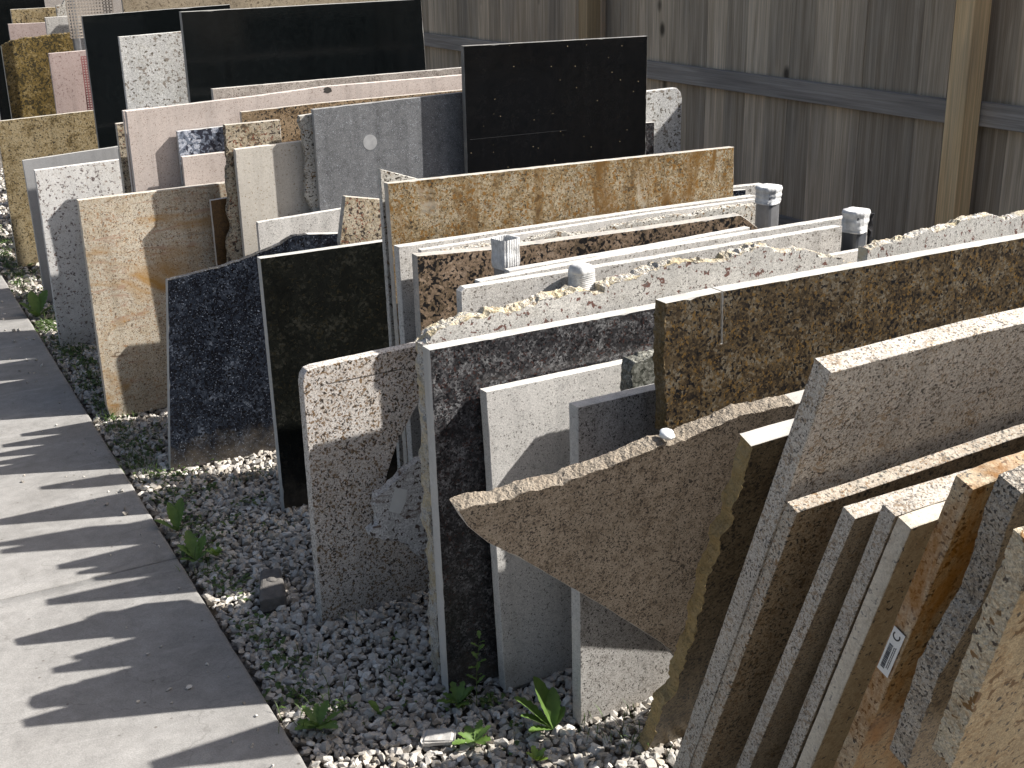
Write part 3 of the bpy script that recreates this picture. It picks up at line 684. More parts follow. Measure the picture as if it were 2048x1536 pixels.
 dict(n='granite_slab', l='cream slab with white top between the wavy speckled piece and the broken slab', m='PALE_CREAM', p=(1.1668, 4.134, 0.0), yaw=0.0, lean=0, T=0.024, k={},
  o=[(0, 0.9004, 0), (0.2297, 0.9067, 0), (0.3394, 0.9091, 0), (0.3394, 0, 0), (0, 0, 0)]),
 dict(n='broken_slab', l='grey slab split into two, with crumbly left edge, behind the cream slab', m='D_GOLD', p=(1.1485, 4.162, 0.0), yaw=0.0, lean=0, T=0.025, k={'amp': 0.005},
  o=[(0, 0.9803, 0), (0.0412, 0.9802, 0), (0.192, 0.9813, 0), (0.192, 0, 0), (-0.045, 0.3045, 0), (-0.0364, 0.5025, 1), (-0.0279, 0.6076, 1), (-0.0115, 0.6319, 1), (-0.0194, 0.6765, 1), (-0.0112, 0.7962, 1), (-0.003, 0.897, 1)]),
 dict(n='stone_offcut', l='narrow dark brown piece with pale edge in front of the pink veined slab', m='DK_BROWN', p=(1.0833, 4.192, 0.0), yaw=0.0, lean=0.5, T=0.018, k={},
  o=[(0, 0.7258, 0), (0.0527, 0.7286, 0), (0.1395, 0.7295, 0), (0.1395, 0, 0), (0, 0, 0)]),
 dict(n='granite_slab', l='beige slab with pink and orange veins, shadowed along its right side', m='A_VEIN', p=(0.6573, 4.225, 0.0), yaw=2.0, lean=1.2, T=0.028, k={},
  o=[(0.0006, 0.7663, 0), (0.4904, 0.7702, 0), (0.59, 0.7716, 0), (0.59, 0, 0), (0.007, 0, 0), (-0.0002, 0.0474, 0)]),
 dict(n='stone_offcut', l='small plain pink slab below the dark blue speckled piece', m='PINK', p=(1.0835, 4.538, 0.0), yaw=0.5, lean=0, T=0.022, k={},
  o=[(-0, 0.828, 0), (0.1464, 0.8305, 0), (0.1974, 0.8312, 0), (0.1974, 0, 0), (-0, 0, 0)]),
 dict(n='stone_offcut', l='dark blue and white speckled piece in front of the long pink slab', m='X_BLUEWHITE', p=(1.0835, 4.572, 0.0), yaw=0.0, lean=0, T=0.02, k={},
  o=[(0, 0.9156, 0), (0.1683, 0.9195, 0), (0.2004, 0.9205, 0), (0.2004, 0, 0), (0, 0, 0)]),
 dict(n='granite_slab', l='tan and black granite slab with white top, left of the grey sawn slab', m='H_BALTIC2', p=(1.3139, 4.53, 0.0), yaw=0.5, lean=0, T=0.02, k={},
  o=[(0, 0.9717, 0), (0.3072, 0.981, 0), (0.8808, 0.9867, 0), (0.9887, 0.9889, 0), (0.9887, 0, 0), (0, 0, 0)]),
 dict(n='granite_slab', l='long plain pink slab with a dark chip on its face', m='PINK', p=(0.9176, 4.6, 0.0), yaw=0.0, lean=0, T=0.026, k={'chipmark': 1},
  o=[(0, 0.9969, 0), (0.479, 1.0167, 0), (0.7522, 1.0327, 0), (1.3094, 1.0379, 0), (1.5098, 1.0409, 0), (1.5098, 0, 0), (0, 0, 0)]),
 dict(n='granite_slab', l='thin slab end just behind the left end of the long pink slab', m='PINK', p=(0.9192, 4.66, 0.0), yaw=0.0, lean=0, T=0.022, k={},
  o=[(0, 0.9923, 0), (0.0969, 0.9955, 0), (0.0969, 0, 0), (0, 0, 0)]),
 dict(n='granite_slab', l='narrow grey speckled slab top between the long pink slab and the black slab', m='W_BROWN2', p=(1.2788, 4.76, 0.0), yaw=2.0, lean=0, T=0.022, k={},
  o=[(0, 1.0361, 0), (1.0451, 1.0465, 0), (1.2576, 1.0474, 0), (1.2576, 0, 0), (0, 0, 0)]),
 dict(n='stone_offcut', l='narrow yellowish slab end left of the long pink slab', m='D_GOLD', p=(0.9558, 5.0, 0.0), yaw=0.0, lean=0, T=0.03, k={},
  o=[(0, 0.9044, 0), (0.0556, 0.9075, 0), (0.0556, 0, 0), (0, 0, 0)]),
 dict(n='stone_offcut', l='short grey slab end with white top beside the white speckled slab', m='SAWN2', p=(0.9685, 5.08, 0.0), yaw=0.0, lean=0, T=0.03, k={},
  o=[(0, 0.7945, 0), (0.047, 0.7962, 0), (0.047, 0, 0), (0, 0, 0)]),
 dict(n='granite_slab', l='white slab with sparse grey specks, left of the beige veined slab', m='A_WHITE', p=(0.656, 5.17, 0.0), yaw=0.0, lean=1.2, T=0.028, k={},
  o=[(0, 0.7274, 0), (0.3616, 0.74, 0), (0.5142, 0.7459, 0), (0.5142, 0, 0), (-0.0013, 0, 0)]),
 dict(n='granite_slab', l='large black polished slab, rightmost of the two at the back left', m='BLACK', p=(1.3376, 5.35, 0.0), yaw=0.0, lean=0, T=0.034, k={},
  o=[(0, 1.2911, 0), (1.0895, 1.3023, 0), (1.1003, 0.9956, 0), (1.1003, 0, 0), (0, 0, 0)]),
 dict(n='granite_slab', l='upright white slab with dark specks between the two large black slabs', m='A_WHITE2', p=(1.1357, 5.65, 0.0), yaw=0.0, lean=0, T=0.028, k={},
  o=[(0, 1.1851, 0), (0.2459, 1.1938, 0), (0.3973, 1.1993, 0), (0.3973, 0, 0), (0, 0, 0)]),
 dict(n='granite_slab', l='smooth plain grey slab behind the white slab with sparse specks', m='CONC_GREY', p=(0.7066, 5.9, 0.0), yaw=0.0, lean=3, T=0.022, k={},
  o=[(0, 0.6585, 0), (0.4315, 0.6837, 0), (0.6169, 0.6948, 0), (0.6169, 0, 0), (0.0045, 0, 0)]),
 dict(n='granite_slab', l='tall black polished slab, leftmost of the two at the back left', m='BLACK', p=(1.1084, 6.3, 0.0), yaw=0.0, lean=0, T=0.026, k={},
  o=[(0, 1.2464, 0), (0.4442, 1.2623, 0), (0.7127, 1.2705, 0), (0.7127, 0, 0), (0, 0, 0)]),
 dict(n='granite_slab', l='golden brown mottled slab at the left picture edge', m='Z_GOLD', p=(0.7033, 6.7, 0.0), yaw=0.0, lean=0.8, T=0.026, k={},
  o=[(0, 0.7436, 0), (0.4434, 0.7606, 0), (0.659, 0.7696, 0), (0.659, 0, 0), (-0.0056, 0, 0)]),
 dict(n='granite_slab', l='pink grey slab standing before the red netting', m='PINK2', p=(1.0466, 7.05, 0.0), yaw=0.0, lean=0, T=0.024, k={},
  o=[(0, 1.0298, 0), (0.1501, 1.0341, 0), (0.2641, 1.0382, 0), (0.2641, 0, 0), (0, 0, 0)]),
 dict(n='granite_slab', l='mossy brown slab with wavy broken top at the far left', m='Z_MOSS', p=(0.8544, 7.35, 0.0), yaw=0.0, lean=0, T=0.028, k={'amp': 0.006},
  o=[(0, 1.06, 1), (0.0549, 1.0883, 1), (0.1281, 1.1002, 1), (0.2185, 1.1009, 1), (0.311, 1.1094, 1), (0.4013, 1.113, 0), (0.4013, 0, 0), (0, 0, 0)]),
 dict(n='granite_slab', l='pale bluish grey slab at the far upper left beside the pole', m='SAWN2', p=(1.159, 7.75, 0.0), yaw=0.0, lean=0, T=0.026, k={},
  o=[(0, 1.1771, 0), (0.138, 1.1794, 0), (0.222, 1.1813, 0), (0.222, 0, 0), (0, 0, 0)]),
 dict(n='granite_slab', l='small pinkish brown slab at the far upper left edge', m='PINK2', p=(0.9864, 8.0, 0.0), yaw=-2.0, lean=0, T=0.024, k={},
  o=[(0, 1.1377, 0), (0.2107, 1.137, 0), (0.3464, 1.1368, 0), (0.3464, 0, 0), (0, 0, 0)]),
 dict(n='granite_slab', l='low tan slab under the top picture edge at the far left', m='Z_GOLD', p=(1.0625, 8.4, 0.0), yaw=0.0, lean=0, T=0.026, k={},
  o=[(0, 1.2011, 0), (0.2701, 1.205, 0), (0.3812, 1.2066, 0), (0.3812, 0, 0), (0, 0, 0)]),
 dict(n='granite_slab', l='irregular pale broken slab near the top left corner', m='WHITE_SPECK', p=(1.2909, 8.15, 0.0), yaw=0.0, lean=0, T=0.03, k={'amp': 0.006},
  o=[(0, 1.2211, 1), (0.0369, 1.237, 1), (0.0819, 1.2699, 1), (0.119, 1.2859, 0), (0.119, 0, 0), (0, 0, 0)]),
 dict(n='granite_slab', l='dark blue black slab in the top left picture corner', m='BLACK', p=(0.965, 8.9, 0.0), yaw=0.0, lean=0, T=0.03, k={},
  o=[(0, 1.3365, 0), (0.3781, 1.343, 0), (0.3781, 0, 0), (0, 0, 0)]),
 dict(n='granite_slab', l='large tan slab at the very back behind the black slabs', m='BACK_TAN', p=(1.5705, 7.6, 0.0), yaw=0.0, lean=0, T=0.03, k={},
  o=[(0, 1.4521, 0), (0.9599, 1.4851, 0), (1.8854, 1.5161, 0), (1.8854, 0, 0), (0, 0, 0)]),
 dict(n='granite_slab', l='black polished slab with glinting gold flecks, tallest before the fence', m='GALAXY', p=(1.9861, 4.03, 0.0), yaw=-2.0, lean=0.2, T=0.026, k={'score2': 1},
  o=[(-0.0001, 1.1998, 0), (0.7601, 1.1971, 0), (0.7601, 0, 0), (-0.0001, 0, 0)]),
 dict(n='granite_slab', l='white slab with rounded corner behind the gold flecked black slab', m='A_WHITE2', p=(2.6858, 4.1, 0.0), yaw=0.0, lean=0, T=0.03, k={},
  o=[(0, 0.9787, 0), (0.1397, 0.9803, 0), (0.2662, 0.9831, 0), (0.2861, 0.9661, 0), (0.2942, 0.9422, 0), (0.2942, 0, 0), (0, 0, 0)]),
 dict(n='stone_offcut', l='narrow dark slab end between the gold flecked black slab and white slab', m='K_DARK', p=(2.6644, 4.065, 0.0), yaw=-2.0, lean=0, T=0.018, k={},
  o=[(0, 0.866, 0), (0.1574, 0.8653, 0), (0.1574, 0, 0), (0, 0, 0)]),
 dict(n='granite_slab', l='first plain slab hidden behind the dark blue crystalline slab', m='SAWN2', p=(0.86, 3.72, 0.0), yaw=0.0, lean=0.0, T=0.03, k={},
  o=[(0, 0.585, 0), (0.45, 0.581, 0), (0.45, 0, 0), (0, 0, 0)]),
 dict(n='granite_slab', l='second plain slab hidden behind the dark blue crystalline slab', m='PINK2', p=(0.84, 3.8, 0.0), yaw=0.0, lean=0.0, T=0.03, k={},
  o=[(0, 0.565, 0), (0.45, 0.561, 0), (0.45, 0, 0), (0, 0, 0)]),
 dict(n='granite_slab', l='third plain slab hidden behind the dark blue crystalline slab', m='SAWN', p=(0.86, 3.88, 0.0), yaw=0.0, lean=0.0, T=0.03, k={},
  o=[(0, 0.545, 0), (0.4, 0.541, 0), (0.4, 0, 0), (0, 0, 0)]),
 dict(n='granite_slab', l='last low slab hidden behind the dark blue crystalline slab', m='WHITE_SPECK', p=(0.9, 3.96, 0.0), yaw=0.0, lean=0.0, T=0.03, k={},
  o=[(0, 0.52, 0), (0.4, 0.516, 0), (0.4, 0, 0), (0, 0, 0)]),
 dict(n='granite_slab', l='first plain slab hidden behind the beige veined slab', m='SAWN2', p=(0.8, 4.32, 0.0), yaw=0.0, lean=0.0, T=0.03, k={},
  o=[(0, 0.72, 0), (0.42, 0.716, 0), (0.42, 0, 0), (0, 0, 0)]),
 dict(n='granite_slab', l='second plain slab hidden behind the beige veined slab', m='D_GOLD', p=(0.78, 4.4, 0.0), yaw=0.0, lean=0.0, T=0.03, k={},
  o=[(0, 0.705, 0), (0.42, 0.701, 0), (0.42, 0, 0), (0, 0, 0)]),
 dict(n='granite_slab', l='third plain slab hidden behind the beige veined slab', m='SAWN', p=(0.8, 4.475, 0.0), yaw=0.0, lean=0.0, T=0.03, k={},
  o=[(0, 0.69, 0), (0.4, 0.686, 0), (0.4, 0, 0), (0, 0, 0)]),
 dict(n='granite_slab', l='plain slab hidden behind the long pink slab', m='WHITE_SPECK', p=(1.0, 4.84, 0.0), yaw=0.0, lean=0.0, T=0.03, k={},
  o=[(0, 0.92, 0), (0.8, 0.916, 0), (0.8, 0, 0), (0, 0, 0)]),
 dict(n='granite_slab', l='second plain slab hidden behind the long pink slab', m='SAWN2', p=(1.02, 4.92, 0.0), yaw=0.0, lean=0.0, T=0.03, k={},
  o=[(0, 0.91, 0), (0.7, 0.906, 0), (0.7, 0, 0), (0, 0, 0)]),
]

CAT = {'granite_slab': 'slab', 'stone_offcut': 'offcut', 'broken_slab': 'broken slab', 'countertop_slab': 'countertop'}
SL = {}
for idx, d in enumerate(SLABS):
    x, y, z = d['p']
    k = d['k']
    seg = .014 if y < 3 else (.02 if y < 5 else .04)
    bm = slab_mesh(d['o'], d['T'], idx + 1, k.get('amp', .004), seg)
    o = mesh_obj(d['n'], bm, list(stone(d['m'])))
    o.location = (x, y, z)
    o.rotation_euler = Matrix.Rotation(R(d['yaw']), 3, 'Z').to_4x4().to_3x3().to_euler()
    o.rotation_euler = (Matrix.Rotation(R(d['yaw']), 3, 'Z') @ Matrix.Rotation(-R(d['lean']), 3, 'X')).to_euler()
    tag(o, d['l'], CAT[d['n']], 'stone slabs and offcuts standing in rows', 'thing')
    SL[d['l']] = o
def find(s):
    return [o for l, o in SL.items() if s in l][0]
def dims(o):
    xs = [v.co.x for v in o.data.vertices]; zs = [v.co.z for v in o.data.vertices]
    return min(xs), max(xs), min(zs), max(zs)

# ------------------------------------------------------------------ marks, stickers and small parts on the slabs
def plate(name, pts, y, m, parent, t=.0006):
    bm = bmesh.new()
    a = [bm.verts.new((p[0], y, p[1])) for p in pts]; b = [bm.verts.new((p[0], y - t, p[1])) for p in pts]
    bm.faces.new(a); bm.faces.new(b)
    for i in range(len(pts)):
        j = (i + 1) % len(pts); bm.faces.new((a[i], a[j], b[j], b[i]))
    bmesh.ops.recalc_face_normals(bm, faces=bm.faces)
    return mesh_obj(name, bm, m, parent)
q = find('blank white sticker')
plate('sticker', [(.0503, .3477), (.0802, .3357), (.0740, .305), (.0589, .279), (.0303, .2924)], -.0012, M_PAPER, q)
q = find('pale round spot')
plate('chalk_spot', [(.2006 + .026 * math.cos(a * .2618) , .889 + .027 * math.sin(a * .2618)) for a in range(24)], -.0002, M_PALESPOT, q, .0004)
q = find('sink cutout')
plate('saw_line', [(.0607, .6050), (.2536, .6040), (.2536, .6062), (.0607, .6064)], -.0002, M_DARKLINE, q, .0003)
q = find('gold flecks, tall')
plate('scribe_line', [(.0133, .872), (.4088, .8745), (.4088, .8753), (.0133, .8728)], -.0002, simple('scribe_grey', (.05, .05, .052), .6), q, .0002)
q = find('dark chip')
plate('chip_mark', [(.7613 + .016 * math.cos(a * .5236) * (1 + .3 * math.sin(a * 3)), 1.0185 + .012 * math.sin(a * .5236)) for a in range(12)], -.0002, M_DARKLINE, q, .0004)
# white paint lump on the wedge's broken top
q = find('wedge shaped')
bm = bmesh.new(); bmesh.ops.create_icosphere(bm, subdivisions=3, radius=1)
for v in bm.verts:
    n_ = 1 + .22 * noise.noise(v.co * 1.7)
    v.co = Vector((.400 + v.co.x * .013 * n_, .012 + v.co.y * .014 * n_, .767 + v.co.z * .0085 * n_))
mesh_obj('paint_blob', bm, simple('white_paint', (.8, .8, .78), .4, .5), q, True)
# barcode sticker on the sawn end of the rust streaked slab (its left end face, local x = 0)
q = find('barcode sticker')
sz0, sz1, sy0, sy1 = .625, .705, .0035, .0245
bm = bmesh.new(); box(bm, -.0032, -.0024, sy0, sy1, sz0, sz1)
st = mesh_obj('sticker', bm, M_PAPER, q)
bm = bmesh.new()
rb = random.Random(3); zz = sz0 + .008
while zz < sz0 + .052:
    w_ = rb.choice((.0006, .001, .0016)); box(bm, -.0036, -.0032, sy0 + .0105, sy0 + .0175, zz, zz + w_); zz += w_ + rb.choice((.0007, .0011))
mesh_obj('barcode', bm, M_INK, st)
bm = bmesh.new()
for r_, yy in ((0, .0045), (1, .0072)):
    z2 = sz0 + .012
    while z2 < sz0 + .05:
        L = rb.uniform(.0012, .0035); box(bm, -.0036, -.0032, sy0 + yy, sy0 + yy + .0012, z2, z2 + L); z2 += L + .001
mesh_obj('printed_lines', bm, M_INK, st)
bm = bmesh.new()
ang = [R(50 + 26 * i) for i in range(11)]
cy_, cz_ = sy0 + .0115, sz1 - .011
for a0, a1 in zip(ang[:-1], ang[1:]):
    pp = []
    for X in (-.0032, -.0037):
        pp.append([bm.verts.new((X, cy_ + rr * math.sin(a), cz_ + rr * math.cos(a))) for a, rr in ((a0, .0048), (a1, .0048), (a1, .0068), (a0, .0068))])
    for f_ in (pp[0], pp[1][::-1]): bm.faces.new(f_)
    for i in range(4):
        j = (i + 1) % 4; bm.faces.new((pp[0][i], pp[0][j], pp[1][j], pp[1][i]))
bmesh.ops.recalc_face_normals(bm, faces=bm.faces)
mesh_obj('letter', bm, M_INK, st)

# ------------------------------------------------------------------ wrapped rack posts
def tube(bm, prof, sect, segs=40):
    """prof = [(z, radius scale)], sect(angle) -> radius"""
    rings = []
    for z, s in prof:
        rings.append([bm.verts.new((s * sect(a, z) * math.cos(a), s * sect(a, z) * math.sin(a), z)) for a in [2 * math.pi * i / segs for i in range(segs)]])
    for r0, r1 in zip(rings[:-1], rings[1:]):
        for i in range(segs):
            j = (i + 1) % segs; bm.faces.new((r0[i], r0[j], r1[j], r1[i]))
    return rings
def rsq(a, r, p=5):
    return r / ((abs(math.cos(a)) ** p + abs(math.sin(a)) ** p) ** (1 / p))
def rack_post(label, x, y, top, kind, r, slen, tilt=0):
    root = tag(empty('rack_post', (x, y, 0), (0, 0, R(12))), label, 'post', 'posts holding the slab rows')
    bm = bmesh.new()
    rg = tube(bm, [(-.05, 1), (top - slen * .6, 1), (top - .015, 1)], lambda a, z: rsq(a, r * .86), 24)
    bm.faces.new(rg[-1])
    mesh_obj('pole', bm, M_STEEL if kind == 'dark' else M_STEELG, root)
    bm = bmesh.new()
    n = 44
    if kind == 'open':
        prof = [(top - slen, .93), (top - slen + .008, 1.0)] + [(top - slen + .008 + (slen - .016) * i / 8, 1.0 + .02 * math.sin(i)) for i in range(1, 9)] + [(top, 1.03), (top - .001, .9), (top - .05, .88)]
        sect = lambda a, z: rsq(a, r) * (1 + .022 * math.sin(a * 26))
        rg = tube(bm, prof, sect, 104); bm.faces.new(rg[-1])
    elif kind == 'cap':
        prof = [(top - slen, .8), (top - slen + .012, .93)] + [(top - slen + .012 + (slen - .03) * i / 30, 1.0 + .03 * math.sin(i * 1.9)) for i in range(31)] + [(top - .012, .97), (top - .004, .85), (top, .55)]
        sect = lambda a, z: rsq(a, r, 4) * (1 + .05 * noise.noise((math.cos(a) * 2, math.sin(a) * 2, z * 25)))
        rg = tube(bm, prof, sect, 48); bm.faces.new(rg[-1])
    else:
        prof = [(top - slen, .97), (top - slen + .006, 1.0)] + [(top - slen + .006 + (slen - .02) * i / 10, 1 + .025 * math.sin(i * 1.3)) for i in range(11)] + [(top - .008, 1.06), (top, .98), (top - .003, .55)]
        sect = lambda a, z: rsq(a, r, 3.6) * (1 + .16 * noise.noise((math.cos(a) * 1.6, math.sin(a) * 1.6, z * 30 + x)) + .025 * math.sin(a * 17))
        rg = tube(bm, prof, sect, 48); bm.faces.new(rg[-1])
    bmesh.ops.recalc_face_normals(bm, faces=bm.faces)
    mesh_obj('sleeve', bm, M_WHITE, root, kind != 'open')
    return root
rack_post('open topped white ribbed post in front of the pinkish brown slab', 1.308, 2.47, .904, 'open', .0265, .07)
rack_post('capped white ribbed post nearest the camera, behind the jagged white slab', 1.383, 2.258, .877, 'cap', .025, .07)
rack_post('white wrapped post on grey pole at the clipped slab corner below the fence', 2.205, 2.625, .905, 'wide', .030, .048)
rack_post('white wrapped post with dark base beside the dark rough slab end', 2.225, 2.308, .892, 'dark', .029, .056)

# ------------------------------------------------------------------ things lying on the gravel
def block(name, label, cat, corners, z0, z1, m, seed, bev=.004):
    cx = sum(c[0] for c in corners) / 4; cy = sum(c[1] for c in corners) / 4
    bm = bmesh.new(); n = 7
    def P(f, g, z):
        a, b, c_, d_ = [Vector((p[0] - cx, p[1] - cy)) for p in corners]
        v = (a * (1 - f) + b * f) * (1 - g) + (d_ * (1 - f) + c_ * f) * g
        return Vector((v.x, v.y, z))
    g0 = bmesh.ops.create_cube(bm, size=1)
    bmesh.ops.subdivide_edges(bm, edges=bm.edges[:], cuts=7, use_grid_fill=True)
    for v in bm.verts:
        co = v.co.copy()
        p = P(co.x + .5, co.y + .5, z0 + (co.z + .5) * (z1 - z0))
        ed = sum(1 for q in (co.x, co.y, co.z) if abs(abs(q) - .5) < 1e-4)
        k = bev * (ed - 1) if ed > 1 else 0
        if k:
            p.x -= k * (1 if p.x > 0 else -1) * .5; p.y -= k * (1 if p.y > 0 else -1) * .5
            if abs(co.z) > .49: p.z -= k * .6 * (1 if co.z > 0 else -1)
        d_ = Vector((noise.noise(p * 60 + Vector((seed, 0, 0))), noise.noise(p * 60 + Vector((0, seed, 0))), noise.noise(p * 60 + Vector((0, 0, seed))))) * .0018
        v.co = p + d_
    o = mesh_obj(name, bm, m); o.location = (cx, cy, 0)
    return tag(o, label, cat)
M_BLOCK = simple('dark_concrete', (.13, .12, .11), .9, .2, .25, 60, .8, 160)
cb = block('concrete_block', 'dark rough rectangular block lying on the gravel beside the path', 'block', [(.704, 2.655), (.774, 2.652), (.806, 2.80), (.757, 2.81)], .0, .040, M_BLOCK, 3)
bm = bmesh.new(); bmesh.ops.create_icosphere(bm, subdivisions=2, radius=.013)
for v in bm.verts: v.co = Vector((v.co.x + .004, v.co.y + .012, v.co.z * .45 + .040)) + Vector((1, 1, .3)) * .002 * noise.noise(v.co * 90)
mesh_obj('mortar_lump', bm, M_BLOCK, cb)
M_FLAT = simple('pale_limestone', (.42, .40, .37), .85, .25, .2, 50, .6, 120)
fs = block('flat_stone', 'flat pale stone shard lying on the gravel near the bottom edge', 'stone', [(.822, 1.968), (.885, 1.935), (.905, 1.968), (.848, 2.00)], .012, .024, M_FLAT, 8, .006)
fs.rotation_euler = (R(8), R(-6), 0)
# small offcut resting at the foot of the beige slab
# ------------------------------------------------------------------ weeds
def leaf_mesh(L, W, serr=.0, curl=.5, n=12, seed=0):
    """serrated leaf lying along +x, rising and curling"""
    V, F = [], []
    for i in range(n + 1):
        f = i / n
        w = W * (math.sin(math.pi * min(1, f ** 1.5)) ** .62 * .98 + .12 * (1 - f))
        if i == n: w = W * .12
        if serr and 0 < i < n: w *= 1 + serr * (1 if i % 2 else -1)
        x = L * f; z = curl * L * (f ** 1.6) * .5 - .35 * curl * L * f ** 3
        tw = .15 * noise.noise((seed, f * 2, 0))
        V += [(x, -w, z + w * (.35 + tw)), (x, 0, z), (x, w, z + w * (.35 - tw))]
    for i in range(n):
        a = i * 3; b = a + 3
        F += [(a, a + 1, b + 1, b), (a + 1, a + 2, b + 2, b + 1)]
    me = bpy.data.meshes.new('leaf'); me.from_pydata(V, [], F)
    for p in me.polygons: p.use_smooth = True
    return me
def weed(label, x, y, leaves, m, name='weed_plant', z=.008):
    root = tag(empty(name, (x, y, z)), label, 'weed', 'weeds growing in the gravel')
    for i, (L, W, az, el, serr, curl) in enumerate(leaves):
        me = leaf_mesh(L, W, serr, curl, 14 if L > .05 else 8, i + x * 9); me.materials.append(m)
        o = link(bpy.data.objects.new('leaf', me), root)
        o.rotation_euler = (0, -R(el), R(az))
    return root
rw = random.Random(21)
weed('broad leaved weed with tall upright leaf at the foot of the dull grey slab', 1.088, 1.885,
     [(.118, .020, 118, 64, .05, .2), (.085, .015, 62, 66, .08, .25), (.085, .014, 170, 30, .16, .4), (.11, .016, 150, 38, .14, .5), (.05, .011, 20, 40, .12, .4), (.075, .012, 195, 16, .2, .5)], M_LEAF)
weed('green rosette weed against the path edge beside the near black slab', .640, 3.205,
     [(.085, .014, 100, 58, .12, .3), (.095, .0145, 55, 52, .12, .35), (.07, .012, 160, 30, .15, .4), (.05, .011, 300, 30, .1, .4), (.055, .011, 230, 35, .1, .4)], M_LEAF)
weed('dark toothed weed at the path edge near the concrete joint', .640, 3.005,
     [(.085, .017, 95, 50, .2, .3), (.07, .014, 40, 42, .2, .4), (.065, .013, 150, 40, .2, .4), (.055, .012, 350, 25, .2, .4), (.06, .012, 250, 20, .2, .3), (.05, .012, 200, 20, .2, .3)], M_LEAF)
lv = []
for i in range(11):
    lv.append((rw.uniform(.022, .036), rw.uniform(.005, .008), i * 33 + rw.uniform(-10, 10), rw.uniform(18, 60), .35, .4))
weed('small bright yellow green weed beside the dark toothed weed', .688, 2.975, lv, M_LEAF2, z=.02)
weed('tall leafy weed far along the path edge before the white slab', .640, 5.66,
     [(.12, .024, 100, 60, .1, .3), (.13, .025, 40, 50, .1, .35), (.1, .02, 160, 40, .1, .4), (.09, .02, 330, 30, .1, .4), (.08, .02, 230, 30, .1, .4)], M_LEAF)
weed('two leaf sprout on bare gravel between countertop slab and path', .795, 2.115, [(.036, .010, 130, 42, .06, .3), (.032, .009, 320, 30, .06, .3), (.02, .006, 220, 40, 0, .3)], M_LEAF)
lv = [(rw.uniform(.02, .034), rw.uniform(.004, .007), i * 40 + rw.uniform(-10, 10), rw.uniform(15, 55), .3, .4) for i in range(10)]
weed('bright green sprout at the bottom picture edge left of the jagged brown slab', 1.000, 1.80, lv, M_LEAF2, z=.015)
weed('low dark weed at the foot of the charcoal slab', .955, 2.065, [(rw.uniform(.03, .05), rw.uniform(.006, .011), i * 41, rw.uniform(10, 40), .3, .4) for i in range(11)], M_LEAF)
weed('low spreading weed by the path in the bottom gravel', .665, 2.135, [(rw.uniform(.04, .06), rw.uniform(.007, .012), i * 37, rw.uniform(10, 45), .25, .4) for i in range(10)], M_LEAF)
weed('flat leaved weed beside the pale stone shard', .925, 1.925, [(rw.uniform(.035, .06), rw.uniform(.007, .012), i * 45, rw.uniform(10, 35), .22, .4) for i in range(8)], M_LEAF)
# thin stalk with leaflets in front of the charcoal slab
root = tag(empty('weed_stalk', (.985, 2.035, .0)), 'thin upright weed stalk with tiny leaflets before the charcoal slab', 'weed', 'weeds growing in the gravel')
bm = bmesh.new(); pv = None
for i in range(9):
    f = i / 8; c0 = Vector((.012 * f, .006 * math.sin(f * 3), .17 * f))
    ring = [bm.verts.new(c0 + Vector((.0011 * math.cos(a), .0011 * math.sin(a), 0)) * (1.3 - f)) for a in (0, 2.09, 4.19)]
    if pv:
        for a in range(3): bm.faces.new((pv[a], pv[(a + 1) % 3], ring[(a + 1) % 3], ring[a]))
    pv = ring
mesh_obj('stem', bm, M_STEM, root)
for i in range(12):
    f = .35 + .65 * i / 11
    me = leaf_mesh(.024 * (1.25 - f * .5), .0045, .3, .3, 6, i); me.materials.append(M_LEAF)
    o = link(bpy.data.objects.new('leaf', me), root); o.location = (.012 * f, .006 * math.sin(f * 3), .17 * f); o.rotation_euler = (0, -R(rw.uniform(10, 40)), R(i * 137))

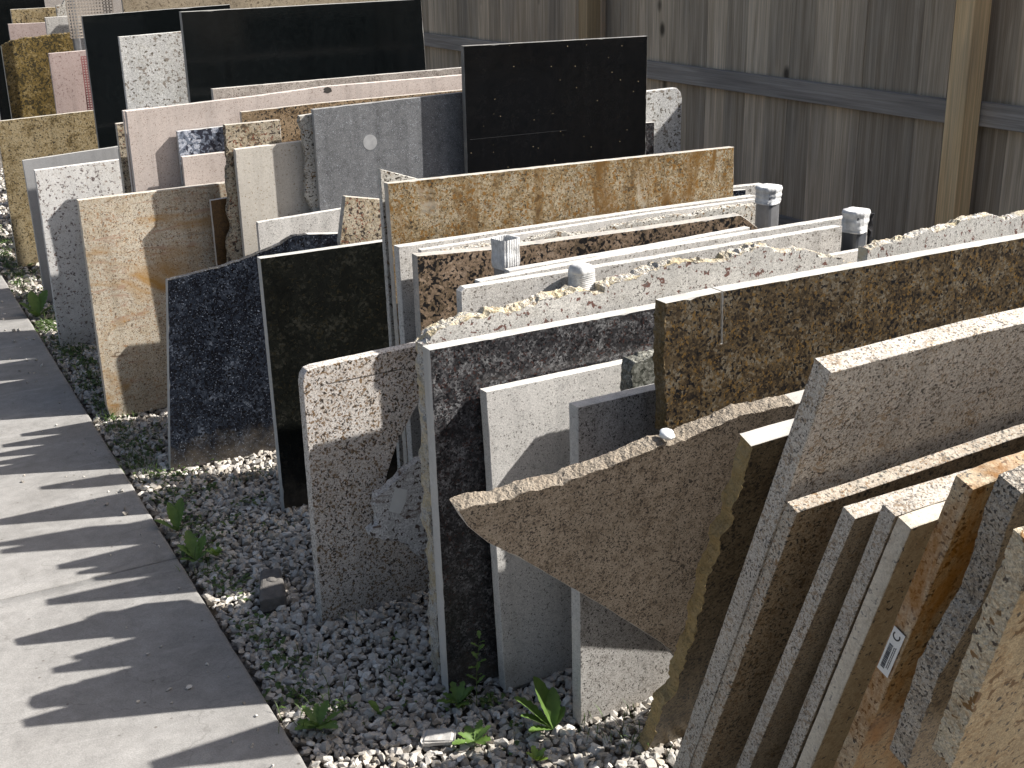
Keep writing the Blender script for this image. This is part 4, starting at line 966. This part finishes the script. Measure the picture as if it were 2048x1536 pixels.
def small_weeds():
    V, F = [], []; r = random.Random(77)
    def leaf(p, az, el, L, W):
        d = Vector((math.cos(az) * math.cos(el), math.sin(az) * math.cos(el), math.sin(el)))
        s = Vector((-math.sin(az), math.cos(az), 0)) * W
        b = len(V); mid = p + d * L * .55; tip = p + d * L - Vector((0, 0, L * .2))
        for q in (p - s * .3, p + s * .3, mid + s + Vector((0, 0, W * .3)), mid - s + Vector((0, 0, W * .3)), tip): V.append(tuple(q))
        F.extend([(b, b + 1, b + 2, b + 3), (b + 3, b + 2, b + 4)])
    def tuft(x, y, n, sz, grass=False):
        for _ in range(n):
            p = Vector((x + r.gauss(0, sz * .7), y + r.gauss(0, sz * .7), r.uniform(0, .012)))
            if grass: leaf(p, r.uniform(0, 6.28), r.uniform(.6, 1.4), r.uniform(.5, 1.4) * sz, .0012)
            else: leaf(p, r.uniform(0, 6.28), r.uniform(.1, .9), r.uniform(.25, .7) * sz, r.uniform(.003, .0075))
    for _ in range(230):                       # along the path edge, denser far away
        y_ = 2.1 + 7 * r.random() ** 1.1
        if y_ < 2.7 and r.random() < .5: continue
        tuft(.635 + abs(r.gauss(0, .05)), y_, r.randint(8, 30), r.uniform(.02, .05), r.random() < .3)
    for _ in range(150):
        tuft(r.uniform(.64, 1.0), r.uniform(2.9, 7.5), r.randint(4, 14), r.uniform(.018, .035), r.random() < .25)
    for _ in range(18):
        tuft(r.uniform(.66, 1.1), r.uniform(1.8, 2.6), r.randint(3, 9), r.uniform(.014, .026), r.random() < .4)
    for (x_, y_) in ((.96, 2.07), (1.02, 2.05), (.66, 2.26), (.70, 3.35), (.74, 3.6), (.8, 3.45)):
        tuft(x_, y_, 26, .03)
    for (x_, y_) in ((1.17, 1.80), (1.2, 1.78), (.68, 2.2)):
        tuft(x_, y_, 18, .06, True)
    me = bpy.data.meshes.new('ground_weeds'); me.from_pydata(V, [], F); me.materials.append(M_GRASS)
    tag(link(bpy.data.objects.new('ground_weeds', me)), 'low small weeds and grass growing through the gravel', 'weeds', kind='stuff')
small_weeds()

# ------------------------------------------------------------------ far left: netting and pole
def net(x0, x1, z0, z1, y, step, w):
    bm = bmesh.new()
    nx, nz = int((x1 - x0) / step), int((z1 - z0) / step)
    def dy(x, z): return y + .02 * math.sin(x * 17 + z * 3) + .012 * noise.noise((x * 8, z * 8, 0))
    for i in range(nx + 1):
        x = x0 + i * step
        for k in range(0, nz, 3):
            za, zb = z0 + k * step, z0 + min(nz, k + 3) * step
            v = [bm.verts.new(p) for p in ((x - w, dy(x, za), za), (x + w, dy(x, za), za), (x + w, dy(x, zb), zb), (x - w, dy(x, zb), zb))]
            b = [bm.verts.new(u.co + Vector((0, .003, 0))) for u in v]
            bm.faces.new(v); bm.faces.new(b[::-1])
    for k in range(nz + 1):
        z = z0 + k * step
        for i in range(0, nx, 3):
            xa, xb = x0 + i * step, x0 + min(nx, i + 3) * step
            v = [bm.verts.new(p) for p in ((xa, dy(xa, z), z - w), (xb, dy(xb, z), z - w), (xb, dy(xb, z), z + w), (xa, dy(xa, z), z + w))]
            b = [bm.verts.new(u.co + Vector((0, .003, 0))) for u in v]
            bm.faces.new(v); bm.faces.new(b[::-1])
    return bm
o = mesh_obj('netting', net(1.185, 1.30, .0, 1.02, 6.93, .013, .0026), M_NET)
tag(o, 'red plastic netting hanging beside the tall black slab', 'netting')
o = mesh_obj('netting', net(1.175, 1.42, 1.10, 1.62, 7.10, .016, .0035), M_NETG)
tag(o, 'grey brown mesh screen at the top left above the black slab', 'netting')
bm = bmesh.new()
rg = tube(bm, [(-.05, 1), (.8, 1), (1.75, 1), (1.755, .8)], lambda a, z: rsq(a, .019), 20); bm.faces.new(rg[-1])
o = mesh_obj('metal_pole', bm, M_STEELG); o.location = (1.225, 7.22, 0)
tag(o, 'plain grey pole at the top left beside the mesh screen', 'pole')

# dark crumbled end of the pale strip beside the wrapped post
q = find('ending at a dark rough right end')
x0, x1, z0, z1 = dims(q)
bm = bmesh.new(); bmesh.ops.create_cube(bm, size=1)
bmesh.ops.subdivide_edges(bm, edges=bm.edges[:], cuts=8, use_grid_fill=True)
for v in bm.verts:
    p = Vector((x1 + .009 + v.co.x * .016, .013 + v.co.y * .025, z1 - .075 + v.co.z * .14))
    v.co = p + Vector((noise.noise(p * 55), noise.noise(p * 55 + Vector((9, 0, 0))), noise.noise(p * 55 + Vector((0, 9, 0))))) * .008
mesh_obj('dark_end', bm, simple('dark_crust', (.025, .024, .025), .9, .3, .3, 60, .8, 150), q)
